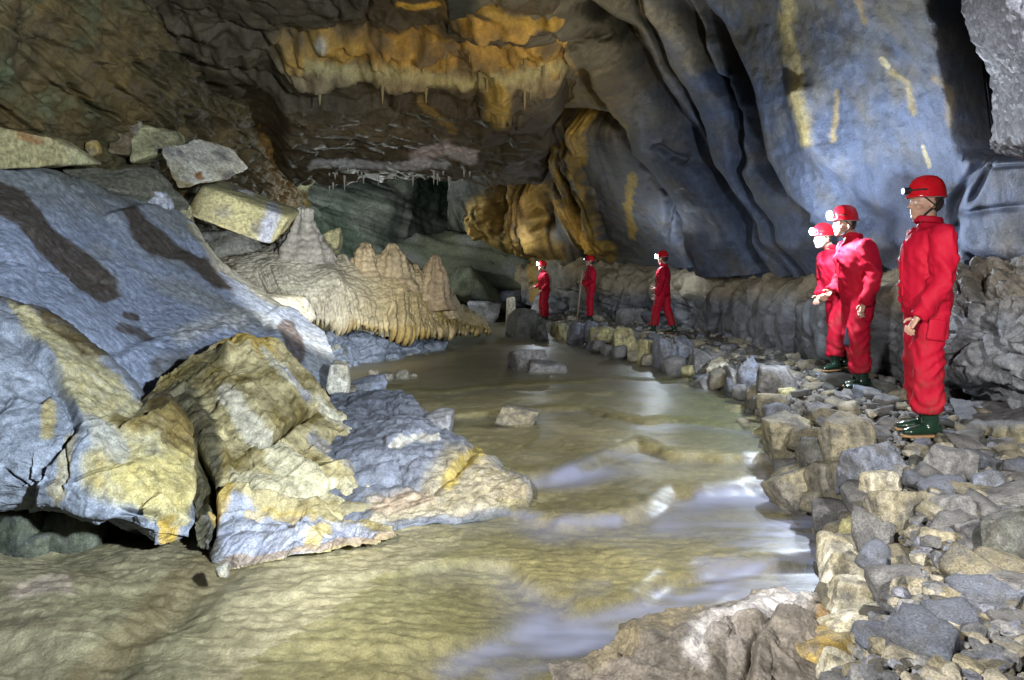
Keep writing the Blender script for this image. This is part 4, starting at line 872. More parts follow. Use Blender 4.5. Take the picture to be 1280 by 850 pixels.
# ================================================================== loose rocks: each an object
def ico(sub):
    bm = bmesh.new(); bmesh.ops.create_icosphere(bm, subdivisions=sub, radius=1.0)
    V = np.array([v.co[:] for v in bm.verts]); Fc = np.array([[v.index for v in f.verts] for f in bm.faces]); bm.free(); return V, Fc
ICO = {k: ico(k) for k in (3, 4, 5)}
def rock_shape(seed, sub=4, npl=9, blocky=0.5, rough=0.05, sharp=40):
    r = np.random.default_rng(seed); D, Fc = ICO[sub]
    nm = [np.array(v, float) for v in ((1, 0, 0), (-1, 0, 0), (0, 1, 0), (0, -1, 0), (0, 0, 1), (0, 0, -1))]
    nm = [n + r.normal(size=3) * 0.32 * (1.3 - blocky) for n in nm]; hs = list(0.62 + 0.2 * r.random(6))
    for _ in range(npl):
        n = r.normal(size=3); nm.append(n / np.linalg.norm(n)); hs.append(0.78 + 0.30 * r.random())
    nm = np.array([n / np.linalg.norm(n) for n in nm]); hs = np.array(hs)
    q = np.maximum(D @ nm.T, 0) / hs
    rad = (q ** sharp).sum(1) ** (-1.0 / sharp)
    V = D * rad[:, None]
    V = V * (1 + rough * 1.6 * fbm(V, 1.6, 3, off=seed % 50)[:, None] + rough * fbm(V, 5, 3, off=seed % 50 + 1)[:, None])
    # bedding: thin recesses across the stone
    ax = r.normal(size=3); ax /= np.linalg.norm(ax); s = V @ ax * (3 + 4 * r.random()) + fbm(V, 1.5, 2, off=seed % 31)
    V = V * (1 - 0.035 * np.exp(-((s - np.floor(s) - 0.5) / 0.08) ** 2))[:, None]
    lo, hi = V.min(0), V.max(0)
    return (V - (lo + hi) / 2) / (hi - lo), Fc
def stone_tint(V, c, c2, seed, k=0.5):
    n = fbm(V, 2.2, 4, off=seed % 40 + 3)[:, None]; m = np.clip(fbm(V, 1.4, 4, off=seed % 40 + 5) * 3.5 + k - 0.2, 0, 1)[:, None]; g = np.clip(fbm(V, 2.6, 4, off=seed % 40 + 8) * 3 - 0.3, 0, 0.8)[:, None]
    return np.clip(((np.array(c) * (1 - m) + np.array(c2) * m) * (1 - g) + np.array((0.15, 0.148, 0.15)) * g) * (1 + 0.7 * n), 0.02, 0.9)
M_STONE = rock_mat('broken_limestone', scale=3.0, bump=0.85, rough=0.65, spec=0.3, dist=0.02, contrast=1.3)
ST = {'tan': ((0.32, 0.29, 0.205), (0.20, 0.19, 0.16)), 'cream': ((0.60, 0.57, 0.46), (0.44, 0.40, 0.28)), 'grey': ((0.25, 0.25, 0.25), (0.16, 0.16, 0.165)), 'blue': ((0.22, 0.245, 0.31), (0.17, 0.18, 0.20)),
      'dark': ((0.10, 0.105, 0.095), (0.07, 0.07, 0.06)), 'ochre': ((0.42, 0.30, 0.09), (0.30, 0.25, 0.15)), 'pale': ((0.50, 0.50, 0.52), (0.36, 0.37, 0.42)), 'green': ((0.12, 0.13, 0.085), (0.07, 0.08, 0.055)), 'yellow': ((0.48, 0.45, 0.24), (0.34, 0.31, 0.17))}
def rock(label, box, zb=None, Y=None, tint='grey', depth=1.0, seed=0, name='rock', cat='rock', group=None, tilt=(0, 0, 0), blocky=0.6, sub=4, npl=11, rough=0.045, mat=None):
    """a rock whose foot stands at height zb (or at distance Y), as broad and tall as box = picture extent x0,y0,x1,y1"""
    x0, y0, x1, y1 = box
    if Y is None: Y = (CZ - zb) * F / (y1 - HY)
    w = (x1 - x0) / F * Y; y1 = y1 + min(0.3 * (y1 - y0), 0.16 * F / Y); h = (y1 - y0) / F * Y; dp = max(w, h * 0.7) * depth
    V, Fc = rock_shape(seed, sub, npl, blocky, rough)
    if any(tilt):
        V = V @ np.array(Matrix.Rotation(tilt[2], 3, 'Z') @ Matrix.Rotation(tilt[1], 3, 'Y') @ Matrix.Rotation(tilt[0], 3, 'X')).T
        lo, hi = V.min(0), V.max(0); V = (V - (lo + hi) / 2) / (hi - lo)
    c1, c2 = ST[tint]
    Vs = V * np.array([w, dp, h])
    Yc = Y + dp * 0.30
    me = mesh_from(name, Vs, Fc, mat or M_STONE, stone_tint(V * 1.5, c1, c2, seed))
    o = link(name, me, None, ((x0 + x1) / 2 * 0 + ((x0 + x1) / 2 - CX) / F * Y, Yc, CZ - ((y0 + y1) / 2 - HY) / F * Y))
    return set_tags(o, label, cat, group)
def block(label, corners, tint, seed, name='boulder', cat='boulder', n=26, rough=0.05, paint=None):
    """an angular block: front face corners (tl, tr, br, bl) as picture points with distance, and the vector to its back"""
    (a, b, c, d), back = corners
    Fp = [W(*p) for p in (a, b, c, d)]; back = np.array(back, float)
    s = np.linspace(-1, 1, n); V = []; key = {}; Fs = []
    def vid(u, v, w):
        k = (round(u, 5), round(v, 5), round(w, 5))
        if k not in key: key[k] = len(V); V.append((u, v, w))
        return key[k]
    for ax in range(3):
        for sg in (-1, 1):
            for i in range(n - 1):
                for j in range(n - 1):
                    q = [(s[i], s[j]), (s[i + 1], s[j]), (s[i + 1], s[j + 1]), (s[i], s[j + 1])]
                    if sg > 0: q = q[::-1]
                    f = []
                    for (p_, q_) in q:
                        t3 = [p_, q_]; t3.insert(ax, sg); f.append(vid(*t3))
                    if ax == 1: f = f[::-1]
                    Fs.append(f)
    U = np.array(V, float)
    k = (np.abs(U) ** 12).sum(1) ** (1 / 12.0); U = U / k[:, None] 
    u, v, w = (U[:, 0] + 1) / 2, (U[:, 1] + 1) / 2, (U[:, 2] + 1) / 2
    top = Fp[0][None] * (1 - u[:, None]) + Fp[1][None] * u[:, None]; bot = Fp[3][None] * (1 - u[:, None]) + Fp[2][None] * u[:, None]
    P = top * (1 - v[:, None]) + bot * v[:, None] + back[None] * w[:, None]
    cen = P.mean(0); N = P - cen; N /= np.linalg.norm(N, axis=1)[:, None]
    sc = np.linalg.norm(P.max(0) - P.min(0)) / 2
    P = P + N * (sc * (rough * 2 * fbm(P, 1.3 / sc, 3, off=seed) + rough * fbm(P, 6 / sc, 4, off=seed + 1)))[:, None]
    c1, c2 = ST[tint]; t = stone_tint(P / sc, c1, c2, seed)
    if paint: t = stamp(t, P, proj(P), paint, 4, 2)
    Fc = np.array(Fs); Nn = vnormals(P, Fc)
    if np.mean((Nn * (P - cen)).sum(1)) < 0: Fc = Fc[:, ::-1]
    me = mesh_from(name, P - cen, Fc, M_STONE, t)
    return set_tags(link(name, me, None, cen), label, cat)

# ---- fallen blocks on top of the slab
block('smooth oblong block with a blue white streak lying against the tall stalagmite', (((250, 230, 10.4), (366, 272, 10.9), (338, 309, 10.6), (228, 268, 10.0)), (-0.2, 1.1, 0.25)), 'yellow', 3, n=30, rough=0.025,
      paint=[([(340, 262), (330, 300)], 9, (0.42, 0.45, 0.55), 0.9, 0.5), ([(236, 235), (232, 265)], 14, (0.17, 0.14, 0.06), 0.85, 0.4)])
block('pale cracked boulder with a rust spot on top of the brown block', (((196, 182, 9.4), (250, 193, 10.0), (278, 222, 9.9), (216, 240, 9.2)), (0.15, 0.7, 0.25)), 'cream', 5, rough=0.07,
      paint=[([(188, 205), (215, 232), (240, 240)], 9, (0.25, 0.18, 0.05), 0.8), ([(248, 219)], 4, RUST, 0.9) if False else ([(247, 218), (250, 221)], 4, RUST, 0.9)])
block('yellow green angular boulder leaning behind the cracked one', (((166, 156, 9.8), (218, 164, 10.2), (222, 186, 10.0), (160, 204, 9.4)), (-0.25, 0.8, 0.1)), 'yellow', 6, rough=0.06)
block('brown block wedged left of the yellow green boulder', (((142, 156, 9.6), (178, 152, 9.9), (166, 196, 9.6), (134, 190, 9.3)), (-0.3, 0.7, 0.1)), 'tan', 7, rough=0.07, paint=[([(150, 160), (150, 190)], 20, (0.16, 0.11, 0.05), 0.8)])
block('ochre lens shaped slab at the far left edge of the ledge', (((-60, 148, 6.3), (70, 170, 7.2), (126, 206, 7.9), (-60, 214, 6.1)), (-0.3, 0.6, 0.10)), 'yellow', 8, name='flat_slab', cat='slab', rough=0.04,
      paint=[([(-20, 180), (60, 190)], 30, (0.36, 0.30, 0.14), 0.7), ([(25, 167), (50, 176)], 5, (0.36, 0.17, 0.06), 0.7)])
block('small grey green cube of rock high under the left wall', (((84, 132, 8.8), (122, 142, 9.1), (112, 160, 9.0), (78, 148, 8.6)), (-0.2, 0.5, 0.1)), 'green', 9, rough=0.05)
block('dark slab bridging below the yellow green boulder', (((68, 206, 8.3), (190, 205, 9.3), (236, 250, 9.3), (100, 232, 8.2)), (-0.2, 0.7, -0.3)), 'tan', 10, name='flat_slab', cat='slab', rough=0.05,
      paint=[([(80, 215), (200, 235)], 40, (0.16, 0.155, 0.11), 0.9)])
rock('little ochre stone in the dark hollow beside the lens shaped slab', (106, 174, 124, 192), Y=8.6, tint='ochre', seed=12, sub=3)
rock('small white crusted rock on the slab rim under the brown block', (176, 238, 210, 258), Y=9.0, tint='pale', seed=13, rough=0.12)
rock('yellow faced shard beside the left end of the oblong block', (214, 246, 234, 272), Y=9.5, tint='yellow', seed=14)
rock('dark rubble lump under the oblong block', (236, 288, 318, 320), Y=10.4, tint='dark', seed=15, depth=0.7, rough=0.12)
rock('flat grey shard behind the oblong block', (262, 236, 326, 262), Y=11.3, tint='grey', seed=16)
rock('angular tan rock behind the tall stalagmite', (398, 284, 426, 312), Y=13.6, tint='yellow', seed=17)
rock('cream hump of rock between blue slab and flowstone fringe', (318, 366, 386, 410), Y=9.7, tint='cream', seed=18, depth=0.8, blocky=0.2)
rock('pale broken stone wedged below the end of the blue slab', (408, 452, 436, 492), zb=-0.15, tint='cream', seed=19)
rock('small ochre stone at the foot of the pale broken stone', (412, 484, 452, 500), zb=-0.25, tint='tan', seed=20, sub=3)
rock('dark blue flat stone at the waterline below the bench', (432, 470, 482, 498), zb=-0.3, tint='blue', seed=21, depth=0.6)
for k, b in enumerate(((470, 466, 492, 480), (492, 462, 512, 478), (508, 466, 522, 476), (456, 462, 474, 474))):
    rock(('broad tan stone in the middle of the waterline below the blue bench', 'tall tan stone at the waterline below the blue bench', 'last tan stone toward the stream below the blue bench', 'innermost small tan stone below the blue bench')[k], b, zb=-0.28, tint='tan', seed=30 + k, sub=3, group='stones below the blue bench')
rock('knobbly grey stone at the tip of the low tongue near the pool', (528, 514, 566, 544), zb=-0.32, tint='grey', seed=36)
rock('flat pale rock standing alone in midstream', (618, 508, 676, 532), zb=-0.30, tint='tan', seed=37, depth=0.7)
rock('tiny cream cube of stone at the foot of the ochre boulder', (268, 705, 284, 721), zb=-0.34, tint='tan', seed=38, sub=3)
# green stones in the undercut of the big boulder
for k, (b, lab) in enumerate((((-30, 640, 42, 690), 'mossy green flat stone in the dark undercut at the picture edge'), ((0, 668, 58, 704), 'rounded green stone lowest in the undercut'), ((50, 632, 128, 690), 'dark sloping slab in the mouth of the undercut'), ((-30, 680, 16, 715), 'small green stone half cut by the picture edge'))):
    rock(lab, b, Y=4.0 + 0.1 * (k == 2), tint='green', seed=42 + k, depth=0.8)

# ---- stones of the stream bank, far to near
near = [
 ('wedge shaped grey rock standing in the far shallows', (634, 436, 688, 470), -0.32, 'grey', 51), ('low flat rock leaning on the wedge shaped one', (656, 450, 710, 474), -0.33, 'grey', 52),
 ('big dark angular boulder below the farthest caver', (631, 385, 676, 424), -0.25, 'dark', 53), ('dark upright stone right of the dark boulder', (668, 398, 688, 426), -0.2, 'dark', 54), ('mossy yellow stone below the gap of the two far cavers', (688, 404, 710, 424), -0.2, 'yellow', 55),
 ('square blue grey block below the walking stick', (709, 402, 735, 428), -0.15, 'blue', 56), ('upright blue grey stone beside the square block', (731, 400, 753, 430), -0.15, 'blue', 57), ('broad yellow grey block of the far bank', (738, 408, 778, 434), -0.15, 'yellow', 58),
 ('yellow sloping stone below the lamp bearing caver', (768, 408, 802, 446), -0.2, 'yellow', 59), ('tall split yellow stone in the middle of the far bank', (796, 424, 822, 458), -0.25, 'yellow', 60), ('blue grey leaning slab by the split stone', (818, 422, 850, 466), -0.28, 'blue', 61),
 ('thin upright blue slab of the far bank', (844, 420, 872, 460), -0.25, 'blue', 62), ('tilted grey slab dipping toward the pool', (860, 436, 898, 478), -0.3, 'grey', 63), ('cream lump of stone behind the tilted slab', (882, 448, 920, 476), -0.22, 'cream', 64),
 ('dark overhanging stone at the pool margin', (868, 468, 918, 498), -0.36, 'grey', 65), ('narrow upright stone with pale foot at the pool', (912, 458, 936, 507), -0.36, 'grey', 66), ('long slanting blue slab above the pool', (924, 446, 964, 508), -0.34, 'blue', 67),
 ('broad tan stone set into the bank behind the pool', (936, 478, 1000, 514), -0.28, 'tan', 68), ('flat grey slab topping the bank below the paired cavers', (948, 458, 1006, 492), -0.05, 'grey', 69), ('small pale block over the corner of the pool', (974, 486, 1004, 516), -0.2, 'yellow', 70), ('dark jagged stone at the corner of the pool', (950, 506, 988, 540), -0.38, 'grey', 71),
 ('big cubic brown boulder dipping its foot in the stream', (958, 524, 1036, 588), -0.40, 'tan', 72), ('squat brown boulder below the cubic one', (964, 580, 1042, 642), -0.45, 'tan', 73), ('tall leaning slab with dark mossy face', (1024, 580, 1076, 668), -0.50, 'tan', 74),
 ('black layered stone wedged between cubic boulder and rust stone', (1004, 550, 1052, 592), -0.2, 'dark', 75), ('stone with a rust orange broken face', (1034, 520, 1098, 584), -0.12, 'tan', 76), ('long blue grey stone across the bank', (1062, 554, 1148, 612), -0.12, 'blue', 77),
 ('cream stone under the long blue one', (1078, 590, 1130, 640), -0.18, 'cream', 78), ('pale ribbed stone in the bank above the tan one', (1088, 612, 1168, 690), -0.2, 'tan', 79), ('tan stone with a blue chip at the waterline', (1042, 652, 1108, 714), -0.42, 'yellow', 80),
 ('blue angular stone lodged on the tan one', (1090, 640, 1134, 676), -0.15, 'blue', 81), ('large cream facetted stone by the water', (1030, 682, 1152, 758), -0.42, 'cream', 82), ('pale stone cleft down the middle', (1036, 736, 1178, 796), -0.38, 'cream', 83),
 ('ribbed cream stone with dark lower edge', (1038, 768, 1150, 832), -0.36, 'cream', 84), ('yellow brown waterworn stone in the lower corner of the bank', (984, 796, 1098, 862), -0.42, 'ochre', 85), ('white slab cut by the lower picture edge', (1026, 824, 1126, 888), -0.4, 'cream', 86),
 ('big tan boulder mid path with a flat top', (1132, 708, 1248, 766), -0.2, 'tan', 87), ('round grey cobble beside the cleft stone', (1144, 754, 1180, 800), -0.24, 'grey', 88), ('grey cobble with a smooth shoulder in the lower path', (1174, 752, 1244, 814), -0.22, 'grey', 89),
 ('white veined grey stone near the lower edge', (1174, 796, 1242, 858), -0.26, 'pale', 90), ('grey stone cut by the lower edge beside the white slab', (1114, 812, 1182, 872), -0.3, 'grey', 91), ('rough grey stone on the path under the near boots', (1160, 560, 1230, 604), -0.02, 'grey', 92),
 ('dark boulder in shade at the path edge', (1236, 640, 1320, 724), -0.05, 'dark', 93), ('grey blue stone in the upper path by the ledge', (1218, 590, 1262, 622), 0.0, 'blue', 94), ('flat stone tilted against its neighbour mid path', (1166, 618, 1226, 660), -0.04, 'grey', 95),  # shade of the path-edge boulder is put into its dark tint
 ('olive stone left of the flat topped boulder', (1146, 664, 1212, 712), -0.12, 'tan', 96), ('grey wedge in the right of the path', (1208, 654, 1270, 698), -0.05, 'grey', 97), ('dull stone on the lower right of the path', (1236, 726, 1300, 790), -0.12, 'grey', 98), ('brown stone in the lower right corner', (1240, 786, 1320, 862), -0.18, 'tan', 99),
 ('small blue cobble under the leaning slab', (1052, 640, 1078, 662), -0.3, 'blue', 100), ('dark pebble on the large cream stone', (1078, 680, 1100, 696), -0.12, 'dark', 101), ('ochre chip beside the small blue cobble', (1046, 658, 1064, 676), -0.35, 'ochre', 102)]
rt = random.Random(11)
for lab, b, zb, tn, sd in near:
    rock(lab, b, zb=zb, tint=tn, seed=sd, depth=0.95 if sd < 78 else 0.6, tilt=(rt.uniform(-.2, .2), rt.uniform(-.15, .15), rt.uniform(-.5, .5)), blocky=0.75, name='bank_stone' if sd > 55 else 'rock', group=None, sub=5 if b[2] - b[0] > 70 else 4)

# foreground rock with white crust
E_ = [[(690, 835, 2.70), (760, 800, 2.85), (840, 770, 2.95), (920, 748, 3.05), (975, 737, 3.1), (1015, 742, 3.1), (1036, 752, 3.05)],
     [(690, 850, 2.55), (765, 815, 2.68), (850, 785, 2.76), (925, 764, 2.85), (980, 756, 2.9), (1020, 760, 2.9), (1040, 770, 2.9)],
     [(700, 880, 2.4), (775, 842, 2.5), (860, 815, 2.55), (930, 798, 2.6), (985, 790, 2.65), (1020, 792, 2.7), (1038, 800, 2.75)],
     [(710, 930, 2.25), (790, 890, 2.3), (870, 862, 2.35), (935, 845, 2.4), (985, 838, 2.45), (1018, 836, 2.5), (1034, 838, 2.6)],
     [(720, 1000, 2.1), (800, 970, 2.12), (880, 930, 2.18), (940, 910, 2.22), (985, 900, 2.28), (1015, 890, 2.35), (1030, 885, 2.5)]]
def e_disp(P, Q, N):
    h = facet(P, 2.4, 0.045, 17) + facet(P, 8, 0.03, 18) + 0.03 * fbm(P, 1.8, 3, off=151) + 0.03 * fbm(P, 5, 4, off=152) + 0.014 * ridged(np.stack([P[:, 0] * 6 + P[:, 1] * 8, P[:, 1] * 8 - P[:, 0] * 4, P[:, 2] * 8], 1), 1.2, 3, off=153)
    wq = Q + np.stack([fbm(P, 3, 3, off=154), fbm(P, 3, 3, off=155)], 1) * 14
    for pl, d_ in (([(930, 850), (940, 810), (970, 780)], 0.05), ([(780, 830), (860, 805), (900, 790), (1000, 770)], 0.03), ([(860, 850), (880, 800)], 0.02)):
        d, s, t = pline(wq, pl); h += -d_ * np.exp(-(d / 5) ** 2) + d_ * 0.8 * sstep(-5, 5, d * s) * np.exp(-np.maximum(d * s, 0) / 40)
    return h
def e_paint(P, Q, N):
    n = fbm(P, 3, 4, off=156)[:, None]; b = np.array((0.17, 0.152, 0.13)) * (1 + 0.5 * n)
    return stamp(b, P, Q, [([(870, 815), (885, 790), (920, 775), (960, 758), (1000, 750)], 15, (0.55, 0.54, 0.55), 0.7, 0.7), ([(865, 825), (885, 840)], 8, (0.6, 0.58, 0.57), 0.6, 0.6), ([(900, 800), (920, 820)], 16, (0.33, 0.30, 0.28), 0.6),
                           ([(1030, 770), (1030, 820)], 8, (0.36, 0.22, 0.07), 0.7), ([(740, 830), (820, 790), (880, 765)], 12, (0.27, 0.23, 0.14), 0.6)], 10, 3)
big('crusted_rock', 'grey brown foreground rock with a white crust at the water edge', 'rock', E_, 300, 200, M_SLAB, e_disp, e_paint, (0.1, 0.5, -0.45), flat=0.5)

# ---- pile behind the farthest caver
for lab, b, Y, tn, sd in (('striped pale boulder under the curtain behind the farthest caver', (644, 330, 686, 366), 23.5, 'pale', 161), ('grey white boulder low behind the farthest caver', (662, 364, 716, 398), 22.2, 'pale', 162), ('bluish rounded boulder left of the farthest caver', (617, 354, 664, 382), 23.6, 'blue', 163),
        ('black and white banded rock at the far water edge', (584, 376, 626, 402), 22.5, 'pale', 164), ('dark stone slab leaning behind the far cavers', (706, 368, 722, 398), 21.6, 'grey', 165), ('brown low rock beside the far gravel', (560, 380, 600, 402), 24.0, 'tan', 166),
        ('smooth pale hump behind the walking stick caver', (744, 374, 796, 412), 19.0, 'grey', 167), ('flat blue grey boulder between wall and far stones', (770, 384, 822, 414), 17.0, 'grey', 168)):
    rock(lab, b, Y=Y, tint=tn, seed=sd, depth=0.8, blocky=0.3)
rock('slim pale upright stone left of the farthest caver', (632, 371, 646, 402), Y=20.5, tint='cream', seed=169, depth=0.9, blocky=0.9, name='standing_stone', sub=4)
# dark green mound of the chamber
hump = rock('dark green humped boulder filling the chamber floor', (478, 276, 668, 392), Y=24.0, tint='green', seed=171, depth=0.8, blocky=0.1, npl=3, rough=0.08, sub=5, name='boulder', cat='boulder')
co = np.empty(len(hump.data.vertices) * 3, np.float32); hump.data.vertices.foreach_get('co', co); co = co.reshape(-1, 3).astype(float)
lay = co[:, 2] * 2.2 + co[:, 0] * 0.5 + 0.8 * fbm(co, 0.5, 3, off=5); lay -= np.floor(lay); co *= (1 + 0.12 * lay - 0.08 * np.exp(-((lay - 0.95) / 0.06) ** 2))[:, None]
hump.data.vertices.foreach_set('co', co.astype(np.float32).ravel()); hump.data.update()
rock('brown green boulder below the green hump', (556, 332, 640, 392), Y=22.8, tint='green', seed=172, depth=0.8, blocky=0.1, npl=4, rough=0.1, sub=4, name='boulder', cat='boulder')

# ---- right side: blocks by the wall
J_ = [[(1206, 338, 5.4), (1245, 326, 5.2), (1290, 322, 4.9), (1360, 320, 4.6)], [(1190, 385, 5.3), (1240, 375, 4.95), (1290, 370, 4.65), (1360, 370, 4.35)], [(1184, 425, 5.3), (1238, 425, 4.85), (1290, 425, 4.5), (1360, 430, 4.2)],
      [(1192, 460, 5.35), (1240, 468, 4.95), (1290, 476, 4.6), (1360, 490, 4.2)], [(1204, 476, 5.7), (1245, 490, 5.4), (1290, 500, 5.1), (1360, 520, 4.7)]]
def j_disp(P, Q, N):
    h = facet(P, 1.8, 0.14, 19) + facet(P, 6, 0.05, 20) + 0.12 * fbm(P, 1.3, 3, off=181) + 0.05 * fbm(P, 4, 4, off=182)
    wq = Q + np.stack([fbm(P, 2.2, 3, off=183), fbm(P, 2.2, 3, off=184)], 1) * 14
    rough_up = sstep(405, 370, Q[:, 1]); h += rough_up * 0.10 * (ridged(P, 4.5, 3, off=185) - 0.6)
    for pl in ([(1200, 440), (1230, 410), (1250, 440), (1280, 455)], [(1215, 345), (1225, 380), (1212, 410)], [(1222, 432), (1250, 462), (1300, 480)], [(1190, 470), (1240, 482), (1300, 490)]):
        d, s, t = pline(wq, pl); h += -0.10 * np.exp(-(d / 5) ** 2) + 0.06 * sstep(-5, 5, d * s) * np.exp(-np.maximum(d * s, 0) / 40)
    return h
def j_paint(P, Q, N):
    n = fbm(P, 2, 4, off=186)[:, None]; b = np.array((0.17, 0.18, 0.20)) * (1 + 0.5 * n)
    return stamp(b, P, Q, [([(1210, 340), (1290, 350)], 36, (0.13, 0.11, 0.075), 0.7, 0.7)], 8, 2)
big('wall_boulder', 'rough grooved boulder leaning against the wall behind the nearest caver', 'boulder', J_, 240, 220, M_SLAB, j_disp, j_paint, (0.5, 0.8, 0))
K_ = [[(1188, 498, 5.9), (1230, 500, 5.5), (1290, 503, 5.0), (1370, 505, 4.5)], [(1192, 512, 5.5), (1235, 518, 5.1), (1290, 522, 4.6), (1370, 530, 4.1)], [(1196, 528, 5.2), (1240, 534, 4.75), (1290, 540, 4.3), (1370, 555, 3.8)],
      [(1198, 545, 5.15), (1242, 556, 4.7), (1290, 568, 4.25), (1370, 590, 3.75)], [(1200, 560, 5.2), (1243, 584, 4.7), (1290, 604, 4.25), (1370, 640, 3.75)]]
def k_disp(P, Q, N):
    h = 0.05 * fbm(P, 1.5, 3, off=191) + 0.02 * fbm(P, 6, 3, off=192); lo = sstep(530, 545, Q[:, 1])
    return h + lo * (-0.09 * np.abs(np.sin(Q[:, 0] / 9.0 + 2 * fbm(P, 2, 2, off=193))) ** 6 + 0.05 * fbm(P, 5, 3, off=194))
def k_paint(P, Q, N):
    n = fbm(P, 2, 4, off=195)[:, None]; lo = sstep(528, 542, Q[:, 1])[:, None]
    return np.array((0.17, 0.17, 0.18)) * (1 + 0.4 * n) * (1 - lo) + np.array((0.24, 0.22, 0.14)) * (1 + 0.5 * n) * lo
big('flat_ledge', 'flat topped grey ledge with a broken front right of the nearest boots', 'rock ledge', K_, 180, 120, M_SLAB, k_disp, k_paint, (0.4, 0.8, -0.4))
Lp = [[(1196, -140, 2.9), (1225, -140, 2.55), (1290, -150, 2.35), (1400, -160, 2.3)], [(1200, -20, 2.95), (1228, -20, 2.6), (1290, -20, 2.4), (1400, -20, 2.3)], [(1210, 40, 3.0), (1238, 40, 2.65), (1292, 40, 2.42), (1400, 40, 2.3)], [(1232, 95, 3.05), (1255, 95, 2.75), (1295, 95, 2.5), (1400, 95, 2.35)],
      [(1238, 140, 3.1), (1258, 140, 2.8), (1296, 140, 2.55), (1400, 140, 2.4)], [(1234, 176, 3.1), (1256, 180, 2.85), (1296, 184, 2.6), (1400, 190, 2.4)], [(1242, 182, 3.4), (1262, 187, 3.3), (1300, 190, 3.2), (1400, 196, 3.1)]]
def l_disp(P, Q, N):
    f1, f2, _ = worley(P, (16, 16, 24)); return 0.05 * fbm(P, 1.5, 3, off=197) + 0.016 * (0.6 - f1) + 0.012 * fbm(P, (16, 16, 26), 3, off=198)
def l_paint(P, Q, N):
    n = fbm(P, 2.5, 4, off=199)[:, None]; return np.array((0.27, 0.29, 0.36)) * (1 + 0.3 * n)
big('rock_pendant', 'pale blue pitted rock pendant hanging at the upper corner of the picture', 'rock pendant', Lp, 200, 260, M_WALL, l_disp, l_paint, (0.6, 0.8, 0.1))

# ---- loose stones of the path (shared shapes, one object each)
LOOSE = []
for s in range(12):
    V, Fc = rock_shape(300 + s, 3, 7, 0.7, 0.07); tn = ['grey', 'blue', 'tan', 'grey', 'dark', 'cream', 'grey', 'tan', 'blue', 'grey', 'tan', 'grey'][s]
    LOOSE.append(mesh_from('loose_stone', V, Fc, M_STONE, stone_tint(V * 1.5, *ST[tn], s)))
spots = []; rl = random.Random(21); tries = 0
HERO = [(b, sd) for _, b, _, _, sd in near]
NEARBY = [(lab, ((b[0] + b[2]) / 2, (b[1] + b[3]) / 2)) for lab, b, _, _, _ in near if len(lab.split()) <= 9]
def beside(q, most=90):
    lab, c = min(NEARBY, key=lambda n: (n[1][0] - q[0]) ** 2 + (n[1][1] - q[1]) ** 2)
    return 'beside the ' + lab if math.hypot(c[0] - q[0], c[1] - q[1]) < most else None
while len(spots) < 285 and tries < 40000:
    tries += 1
    px = rl.uniform(690, 1300); py = rl.uniform(400, 850)
    z0 = 0.0; Y = (CZ - z0) * F / (py - HY); X = (px - CX) / F * Y
    ex = float(np.interp(Y, EDGE_Y, EDGE_X))
    if X < ex - 0.10 or X > 4.3: continue
    z = float(path_z(np.array([X]), np.array([Y]))[0])
    q = (CX + X / Y * F, HY + (CZ - z) / Y * F)
    size = rl.uniform(0.06, 0.185) * (1.0 if Y < 6 else 1.25) * (1.35 if rl.random() < 0.15 else 1)
    if any((X - a) ** 2 + (Y - b) ** 2 < (0.40 * (size + c)) ** 2 for a, b, c in spots): continue
    if any(b[0] + 4 < q[0] < b[2] - 4 and b[1] < q[1] < b[3] + 2 and rl.random() < 0.85 for b, _ in HERO): continue
    if abs(q[0] - 1160) < 40 and 500 < q[1] < 555: size *= 0.6
    spots.append((X, Y, size))
    k = rl.randrange(12)
    o = link('loose_stone', LOOSE[k], None, (X, Y, z + size * 0.08), (rl.uniform(-.35, .35), rl.uniform(-.35, .35), rl.uniform(0, 6.28)), (size * rl.uniform(0.9, 1.5), size * rl.uniform(0.8, 1.2), size * rl.uniform(0.45, 0.8)))
    tn = ('grey', 'blue grey', 'tan', 'grey', 'dark', 'cream', 'grey', 'tan', 'blue grey', 'grey', 'tan', 'grey')[k]
    zone = beside(q) or 'on the path near the lower picture edge' if q[1] > 700 else 'beside the boots of the nearest caver' if abs(q[0] - 1160) < 90 and q[1] < 590 and q[1] > 490 else 'in the middle of the near path' if q[1] > 560 else 'by the feet of the paired cavers' if q[0] > 960 and q[1] < 500 else 'on the path beside the dark pool' if q[1] > 460 else 'on the far path below the lamp bearing caver'
    set_tags(o, ('large ' if size > 0.14 else 'small ' if size < 0.09 else '') + tn + ' loose stone ' + zone, 'stone', 'loose stones of the path')

